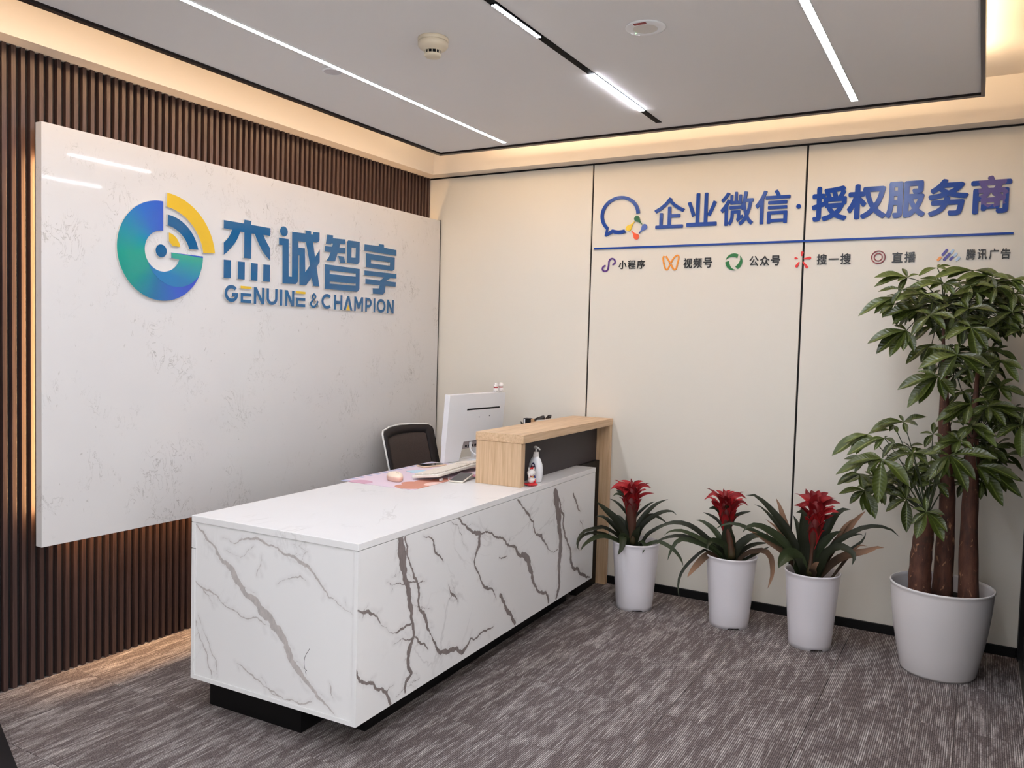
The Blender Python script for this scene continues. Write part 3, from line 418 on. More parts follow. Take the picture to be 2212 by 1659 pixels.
PC=[[[[-0.033,-0.005,0.36],[-0.055,-0.016,0.416],[-0.092,-0.029,0.507],[-0.144,-0.045,0.593],[-0.205,-0.062,0.664],[-0.248,-0.076,0.706],[-0.29,-0.09,0.73],[-0.316,-0.101,0.723]],0.0147,'g'],[[[-0.048,-0.008,0.377],[-0.11,-0.014,0.501],[-0.17,-0.019,0.574],[-0.223,-0.024,0.632],[-0.261,-0.026,0.662],[-0.291,-0.026,0.668]],0.0088,'g'],[[[-0.055,-0.009,0.388],[-0.108,-0.005,0.5],[-0.146,0.002,0.592],[-0.169,0.011,0.657],[-0.195,0.019,0.706]],0.0147,'b'],[[[-0.056,-0.009,0.403],[-0.148,-0.007,0.517],[-0.189,0.003,0.563],[-0.241,0.012,0.593]],0.0071,'b'],[[[-0.04,-0.006,0.359],[-0.097,-0.032,0.458],[-0.159,-0.059,0.526],[-0.214,-0.085,0.565],[-0.26,-0.109,0.582],[-0.302,-0.133,0.569],[-0.313,-0.152,0.544]],0.0167,'l'],[[[-0.04,-0.006,0.359],[-0.112,-0.031,0.459],[-0.181,-0.056,0.503],[-0.25,-0.081,0.536],[-0.357,-0.111,0.576],[-0.418,-0.135,0.565],[-0.454,-0.154,0.54]],0.0102,'l'],[[[-0.04,-0.006,0.352],[-0.067,-0.049,0.425],[-0.092,-0.091,0.456],[-0.115,-0.132,0.439],[-0.13,-0.173,0.401]],0.0295,'l'],[[[-0.04,-0.006,0.355],[-0.128,-0.036,0.442],[-0.208,-0.064,0.497],[-0.26,-0.087,0.532],[-0.293,-0.108,0.55]],0.0118,'b'],[[[-0.047,-0.008,0.358],[-0.142,-0.023,0.46],[-0.193,-0.031,0.493],[-0.231,-0.037,0.549]],0.0063,'b'],[[[-0.022,-0.004,0.354],[-0.026,-0.016,0.477],[-0.034,-0.03,0.572],[-0.046,-0.044,0.647],[-0.058,-0.058,0.671],[-0.077,-0.073,0.663]],0.0285,'g'],[[[-0.027,-0.004,0.38],[-0.063,0,0.524],[-0.085,0.007,0.592],[-0.106,0.013,0.63]],0.0147,'g'],[[[-0.006,-0.001,0.382],[0.022,0.012,0.497],[0.051,0.024,0.585],[0.091,0.039,0.659],[0.129,0.053,0.685],[0.152,0.065,0.684]],0.0216,'g'],[[[-0.006,-0.001,0.364],[0.009,-0.006,0.461],[0.045,-0.008,0.516],[0.091,-0.008,0.567],[0.125,-0.01,0.587]],0.0187,'l'],[[[0.008,0.001,0.365],[0.06,0.002,0.463],[0.109,0.003,0.53],[0.158,0.004,0.574],[0.223,0.007,0.615],[0.288,0.01,0.629],[0.341,0.011,0.62],[0.378,0.01,0.59]],0.0108,'g'],[[[0.008,0.001,0.365],[0.089,0.029,0.5],[0.135,0.052,0.569],[0.18,0.074,0.638],[0.217,0.096,0.68]],0.0147,'b'],[[[0.059,0.009,0.454],[0.098,0.029,0.527],[0.13,0.048,0.599],[0.167,0.067,0.641]],0.0075,'b'],[[[0.008,0.001,0.365],[0.056,-0.019,0.46],[0.115,-0.038,0.514],[0.162,-0.059,0.514],[0.196,-0.082,0.492],[0.192,-0.111,0.454]],0.0167,'g'],[[[0.016,0.003,0.351],[0.08,-0.001,0.411],[0.13,-0.006,0.458],[0.184,-0.011,0.485],[0.247,-0.014,0.51],[0.289,-0.021,0.534],[0.319,-0.03,0.539]],0.0157,'b'],[[[0.029,0.005,0.361],[0.126,0.025,0.454],[0.19,0.041,0.516],[0.218,0.05,0.548],[0.227,0.057,0.585]],0.0079,'g'],[[[0.078,0.013,0.412],[0.182,0.029,0.499],[0.217,0.035,0.521],[0.239,0.038,0.52]],0.0059,'b'],[[[0.075,0.012,0.486],[0.123,0.025,0.532],[0.161,0.036,0.559],[0.2,0.047,0.572],[0.216,0.055,0.565]],0.0055,'g'],[[[-0.005,-0.001,0.349],[0.014,-0.038,0.394],[0.039,-0.075,0.436]],0.0157,'b'],[[[-0.012,-0.002,0.348],[-0.044,-0.032,0.395],[-0.076,-0.063,0.434]],0.0255,'g'],[[[0.009,0.001,0.354],[0.036,-0.009,0.417],[0.083,-0.017,0.478]],0.0216,'g'],[[[-0.005,-0.001,0.664],[-0.032,-0.015,0.7],[-0.058,-0.03,0.696],[-0.094,-0.045,0.69]],0.0122,'r'],[[[-0.006,-0.001,0.701],[-0.037,0.004,0.731],[-0.081,0.007,0.738]],0.0126,'r'],[[[-0.01,-0.002,0.708],[-0.039,0.014,0.736],[-0.056,0.032,0.768]],0.0108,'r'],[[[-0.004,-0.001,0.724],[-0.021,0.007,0.755],[-0.026,0.016,0.766]],0.0128,'r'],[[[0.006,0.001,0.725],[0.006,0.016,0.753],[0.007,0.031,0.767]],0.0128,'r'],[[[0.013,0.002,0.726],[0.027,0.02,0.747],[0.05,0.038,0.758]],0.0122,'r'],[[[0.007,0.001,0.703],[0.035,-0.005,0.733],[0.078,-0.008,0.744]],0.0141,'r'],[[[0.012,0.002,0.666],[0.035,-0.001,0.71],[0.07,-0.002,0.722],[0.113,-0.002,0.72]],0.0167,'r'],[[[0.003,0.001,0.635],[0.028,-0.009,0.666],[0.067,-0.016,0.683],[0.109,-0.023,0.679]],0.0167,'r'],[[[0.005,0.001,0.598],[0.034,0.005,0.635],[0.084,0.014,0.655]],0.0122,'r'],[[[-0.009,-0.001,0.604],[-0.031,-0.012,0.651],[-0.062,-0.023,0.687],[-0.055,-0.029,0.704]],0.0118,'r'],[[[0.002,0,0.672],[-0.004,-0.021,0.72],[0.012,-0.039,0.758]],0.0196,'r'],[[[0.002,0,0.59],[0.027,-0.016,0.641],[0.038,-0.034,0.683]],0.0187,'r'],[[[0.001,0,0.605],[-0.014,-0.027,0.649],[-0.011,-0.052,0.687]],0.0187,'r'],[[[0,0,0.642],[0.025,-0.021,0.697],[0.035,-0.045,0.728]],0.0196,'r'],[[[-0.001,0,0.575],[0.002,-0.03,0.625],[0.009,-0.059,0.668]],0.0216,'r']]
CA=[[-0.017,-0.006,0.351,0.0182],[-0.024,-0.009,0.449,0.0188],[-0.031,-0.012,0.54,0.0243],[-0.034,-0.013,0.583,0.0303],[-0.033,-0.012,0.622,0.0379],[-0.031,-0.012,0.662,0.0243],[-0.032,-0.012,0.696,0.0076]]
CB=[[0.002,0,0.351,0.0222],[-0.01,-0.003,0.447,0.019],[-0.031,-0.008,0.538,0.0196],[-0.037,-0.009,0.6,0.0237],[-0.041,-0.01,0.637,0.0269],[-0.043,-0.011,0.674,0.0222],[-0.043,-0.011,0.705,0.0079]]
CC=[[-0.015,-0.002,0.347,0.0196],[-0.007,-0.001,0.476,0.011],[-0.003,0,0.537,0.0118],[-0.003,-0.001,0.589,0.0295],[0,0,0.642,0.0334],[0.003,0,0.695,0.0275],[0.006,0.001,0.74,0.0137]]
TR=[[[-0.096,-0.123,1.628],[[-0.168,-0.175,1.529],[-0.035,-0.171,1.561],[0.001,-0.17,1.609],[-0.021,-0.091,1.675],[-0.162,-0.094,1.644]]],[[0.018,-0.2,1.454],[[-0.127,-0.253,1.387],[-0.041,-0.251,1.342],[0.124,-0.247,1.362],[0.148,-0.246,1.402],[-0.097,-0.173,1.483],[0.009,-0.17,1.501]]],[[0.062,-0.148,1.574],[[-0.032,-0.201,1.517],[0.094,-0.198,1.438],[0.179,-0.195,1.511],[0.129,-0.197,1.475],[0.006,-0.12,1.6]]],[[-0.196,-0.045,1.558],[[-0.353,-0.099,1.493],[-0.314,-0.098,1.447],[-0.256,-0.097,1.436],[-0.202,-0.095,1.464],[-0.157,-0.094,1.462],[-0.252,-0.017,1.582]]],[[-0.056,-0.132,1.355],[[-0.21,-0.186,1.29],[-0.167,-0.184,1.212],[-0.122,-0.183,1.233],[-0.02,-0.181,1.252],[0.014,-0.18,1.272],[-0.139,-0.104,1.374],[-0.11,-0.183,1.35]]],[[0.18,-0.095,1.434],[[0.125,-0.147,1.324],[0.249,-0.143,1.344],[0.102,-0.067,1.46],[0.129,-0.147,1.418],[0.261,-0.143,1.398]]],[[-0.248,-0.007,1.714],[[-0.403,-0.061,1.621],[-0.335,-0.059,1.632],[-0.299,-0.058,1.614],[-0.294,0.022,1.722],[-0.195,0.025,1.727]]],[[-0.209,0.024,1.805],[[-0.346,-0.029,1.803],[-0.344,-0.029,1.76],[-0.24,-0.026,1.734],[-0.236,0.054,1.851],[-0.163,0.056,1.822],[-0.246,-0.027,1.784]]],[[-0.088,0.048,1.849],[[-0.162,-0.004,1.809],[-0.051,-0.001,1.834],[-0.035,0.079,1.86],[-0.08,0.078,1.869]]],[[0.057,0.042,1.834],[[-0.099,-0.013,1.796],[-0.046,-0.011,1.796],[0.042,-0.009,1.754],[0.14,-0.006,1.801],[0.168,-0.006,1.798]]],[[0.117,0.003,1.805],[[-0.008,-0.05,1.784],[0.021,-0.049,1.736],[0.113,-0.047,1.767],[0.143,-0.046,1.735],[0.196,-0.045,1.787],[0.072,0.032,1.812]]],[[0.201,0.005,1.786],[[0.249,-0.043,1.72],[0.253,-0.043,1.76],[0.15,-0.046,1.775],[0.28,-0.043,1.777]]],[[-0.126,-0.083,1.72],[[-0.24,-0.136,1.687],[-0.148,-0.134,1.68],[-0.05,-0.131,1.691],[-0.173,-0.055,1.741],[-0.224,-0.136,1.713]]],[[0.048,-0.099,1.656],[[-0.006,-0.15,1.613],[0.155,-0.146,1.64],[-0.025,-0.071,1.679],[0.092,-0.068,1.672],[0.016,-0.07,1.705]]],[[0.213,-0.044,1.645],[[0.215,-0.014,1.73],[0.254,-0.093,1.589],[0.268,-0.013,1.672],[0.149,-0.016,1.671],[0.146,-0.096,1.595]]],[[-0.146,-0.034,1.659],[[-0.296,-0.088,1.617],[-0.251,-0.087,1.617],[-0.192,-0.085,1.607],[-0.253,-0.087,1.583],[-0.094,-0.083,1.615]]],[[0.246,-0.073,1.565],[[0.189,-0.125,1.534],[0.163,-0.046,1.572],[0.199,-0.045,1.598],[0.283,-0.123,1.529],[0.284,-0.042,1.577]]],[[0.179,-0.045,1.316],[[0.111,-0.097,1.289],[0.138,-0.096,1.254],[0.227,-0.094,1.259],[0.278,-0.093,1.284],[0.234,-0.014,1.355]]],[[-0.094,0.028,1.501],[[-0.194,-0.025,1.403],[-0.132,-0.024,1.411],[-0.078,-0.022,1.428],[-0.101,-0.023,1.343],[-0.056,-0.021,1.455]]],[[-0.055,-0.001,1.774],[[-0.112,-0.053,1.744],[-0.217,-0.056,1.73],[-0.157,0.026,1.8],[-0.041,-0.051,1.725],[0.024,-0.049,1.747],[-0.011,-0.05,1.718],[0.014,0.03,1.787]]],[[0.076,0.052,1.724],[[0.008,0.08,1.737],[-0.035,-0.001,1.702],[0.042,0.001,1.695],[0.16,0.004,1.717],[0.147,0.084,1.744]]],[[0.118,0.023,1.592],[[0.077,0.052,1.641],[0.178,-0.025,1.587],[0.152,0.054,1.627],[0.098,-0.027,1.545]]],[[-0.26,-0.177,0.974],[[-0.444,-0.232,0.891],[-0.315,-0.228,0.91],[-0.262,-0.227,0.779],[-0.14,-0.224,0.869],[-0.359,-0.15,0.979],[-0.396,-0.231,0.945],[-0.216,-0.146,1.053]]],[[-0.14,-0.124,1.005],[[-0.256,-0.177,0.957],[-0.154,-0.174,0.929],[-0.073,-0.172,0.966],[-0.207,-0.096,1.023],[-0.133,-0.094,1.029],[-0.056,-0.172,1.014]]],[[0.007,-0.2,1.019],[[-0.026,-0.251,0.912],[0.112,-0.247,0.927],[0.085,-0.248,0.873],[0.186,-0.245,1.024],[-0.094,-0.173,1.011],[-0.064,-0.252,0.908]]],[[0.043,-0.169,1.081],[[0.029,-0.219,1.029],[-0.062,-0.222,1.027],[-0.038,-0.221,1.07],[0.095,-0.218,1.053],[0.09,-0.138,1.136],[-0.011,-0.14,1.116]]],[[-0.193,0.015,1.133],[[-0.301,-0.038,1.111],[-0.217,0.044,1.163],[-0.175,-0.035,1.085],[-0.13,-0.033,1.124],[-0.101,0.047,1.162],[-0.328,-0.039,1.083]]],[[-0.343,-0.009,1.065],[[-0.443,-0.062,1.019],[-0.489,-0.063,0.956],[-0.408,-0.061,0.979],[-0.32,-0.059,1.036],[-0.382,-0.06,0.972],[-0.253,0.023,1.092]]],[[-0.356,-0.109,0.886],[[-0.446,-0.162,0.833],[-0.438,-0.162,0.849],[-0.335,-0.159,0.825],[-0.3,-0.158,0.85],[-0.411,-0.161,0.878]]],[[-0.334,-0.089,0.81],[[-0.44,-0.142,0.788],[-0.391,-0.14,0.747],[-0.365,-0.06,0.866],[-0.3,-0.138,0.707],[-0.333,-0.139,0.721],[-0.279,-0.137,0.692]]],[[-0.157,-0.104,0.794],[[-0.235,-0.156,0.732],[-0.146,-0.154,0.65],[-0.246,-0.077,0.805],[-0.192,-0.075,0.842],[-0.091,-0.152,0.783],[-0.154,-0.074,0.855]]],[[-0.069,-0.202,0.76],[[-0.101,-0.253,0.648],[0.006,-0.25,0.649],[0.017,-0.25,0.695],[0.005,-0.25,0.764],[-0.077,-0.172,0.824],[-0.127,-0.173,0.765],[-0.123,-0.253,0.708]]],[[0.143,-0.096,1.232],[[0.07,-0.148,1.18],[0.149,-0.146,1.169],[0.193,-0.065,1.258],[0.212,-0.144,1.154],[0.266,-0.143,1.19],[0.25,-0.143,1.237],[0.076,-0.068,1.259]]],[[0.269,-0.093,1.162],[[0.177,-0.145,1.102],[0.274,-0.143,1.025],[0.283,-0.062,1.235],[0.328,-0.141,1.094],[0.222,-0.064,1.214]]],[[0.078,-0.118,1.241],[[-0.052,-0.171,1.157],[0.061,-0.168,1.156],[-0.026,-0.171,1.146],[-0.025,-0.171,1.204],[0.045,-0.089,1.296],[0.148,-0.086,1.264]]],[[0.112,-0.077,0.969],[[0.219,-0.124,0.809],[0.287,-0.122,0.854],[0.28,-0.123,0.922],[0.207,-0.125,0.915],[0.159,-0.126,0.897],[0.184,-0.045,0.981]]],[[0.082,-0.098,1.144],[[0.135,-0.146,1.099],[0.143,-0.146,1.144],[0.173,-0.145,1.114],[0.031,-0.149,1.086],[0.184,-0.145,1.062],[0.007,-0.07,1.154]]],[[-0.128,0.047,0.886],[[-0.145,-0.004,0.824],[-0.09,-0.002,0.822],[-0.072,-0.002,0.854],[-0.183,-0.005,0.869]]],[[-0.066,-0.052,1.091],[[-0.121,-0.023,1.089],[-0.095,-0.103,1.033],[-0.046,-0.021,1.125],[-0.066,-0.022,1.145],[-0.025,-0.101,1.082]]],[[-0.266,-0.037,1.056],[[-0.329,-0.089,1.038],[-0.257,-0.007,1.063],[-0.42,-0.091,0.967],[-0.217,-0.086,1.038],[-0.303,-0.088,1]]],[[-0.233,0.024,1.112],[[-0.214,-0.026,1.082],[-0.248,-0.027,1.088],[-0.297,-0.028,1.093],[-0.29,0.052,1.124]]],[[0.017,0.08,0.857],[[-0.022,0.029,0.831],[0.053,0.031,0.859],[-0.042,0.109,0.856]]],[[0.141,0.004,1.048],[[0.19,-0.045,0.998],[0.124,-0.047,1.018],[0.069,-0.048,1.021],[0.174,-0.045,1.03]]]]
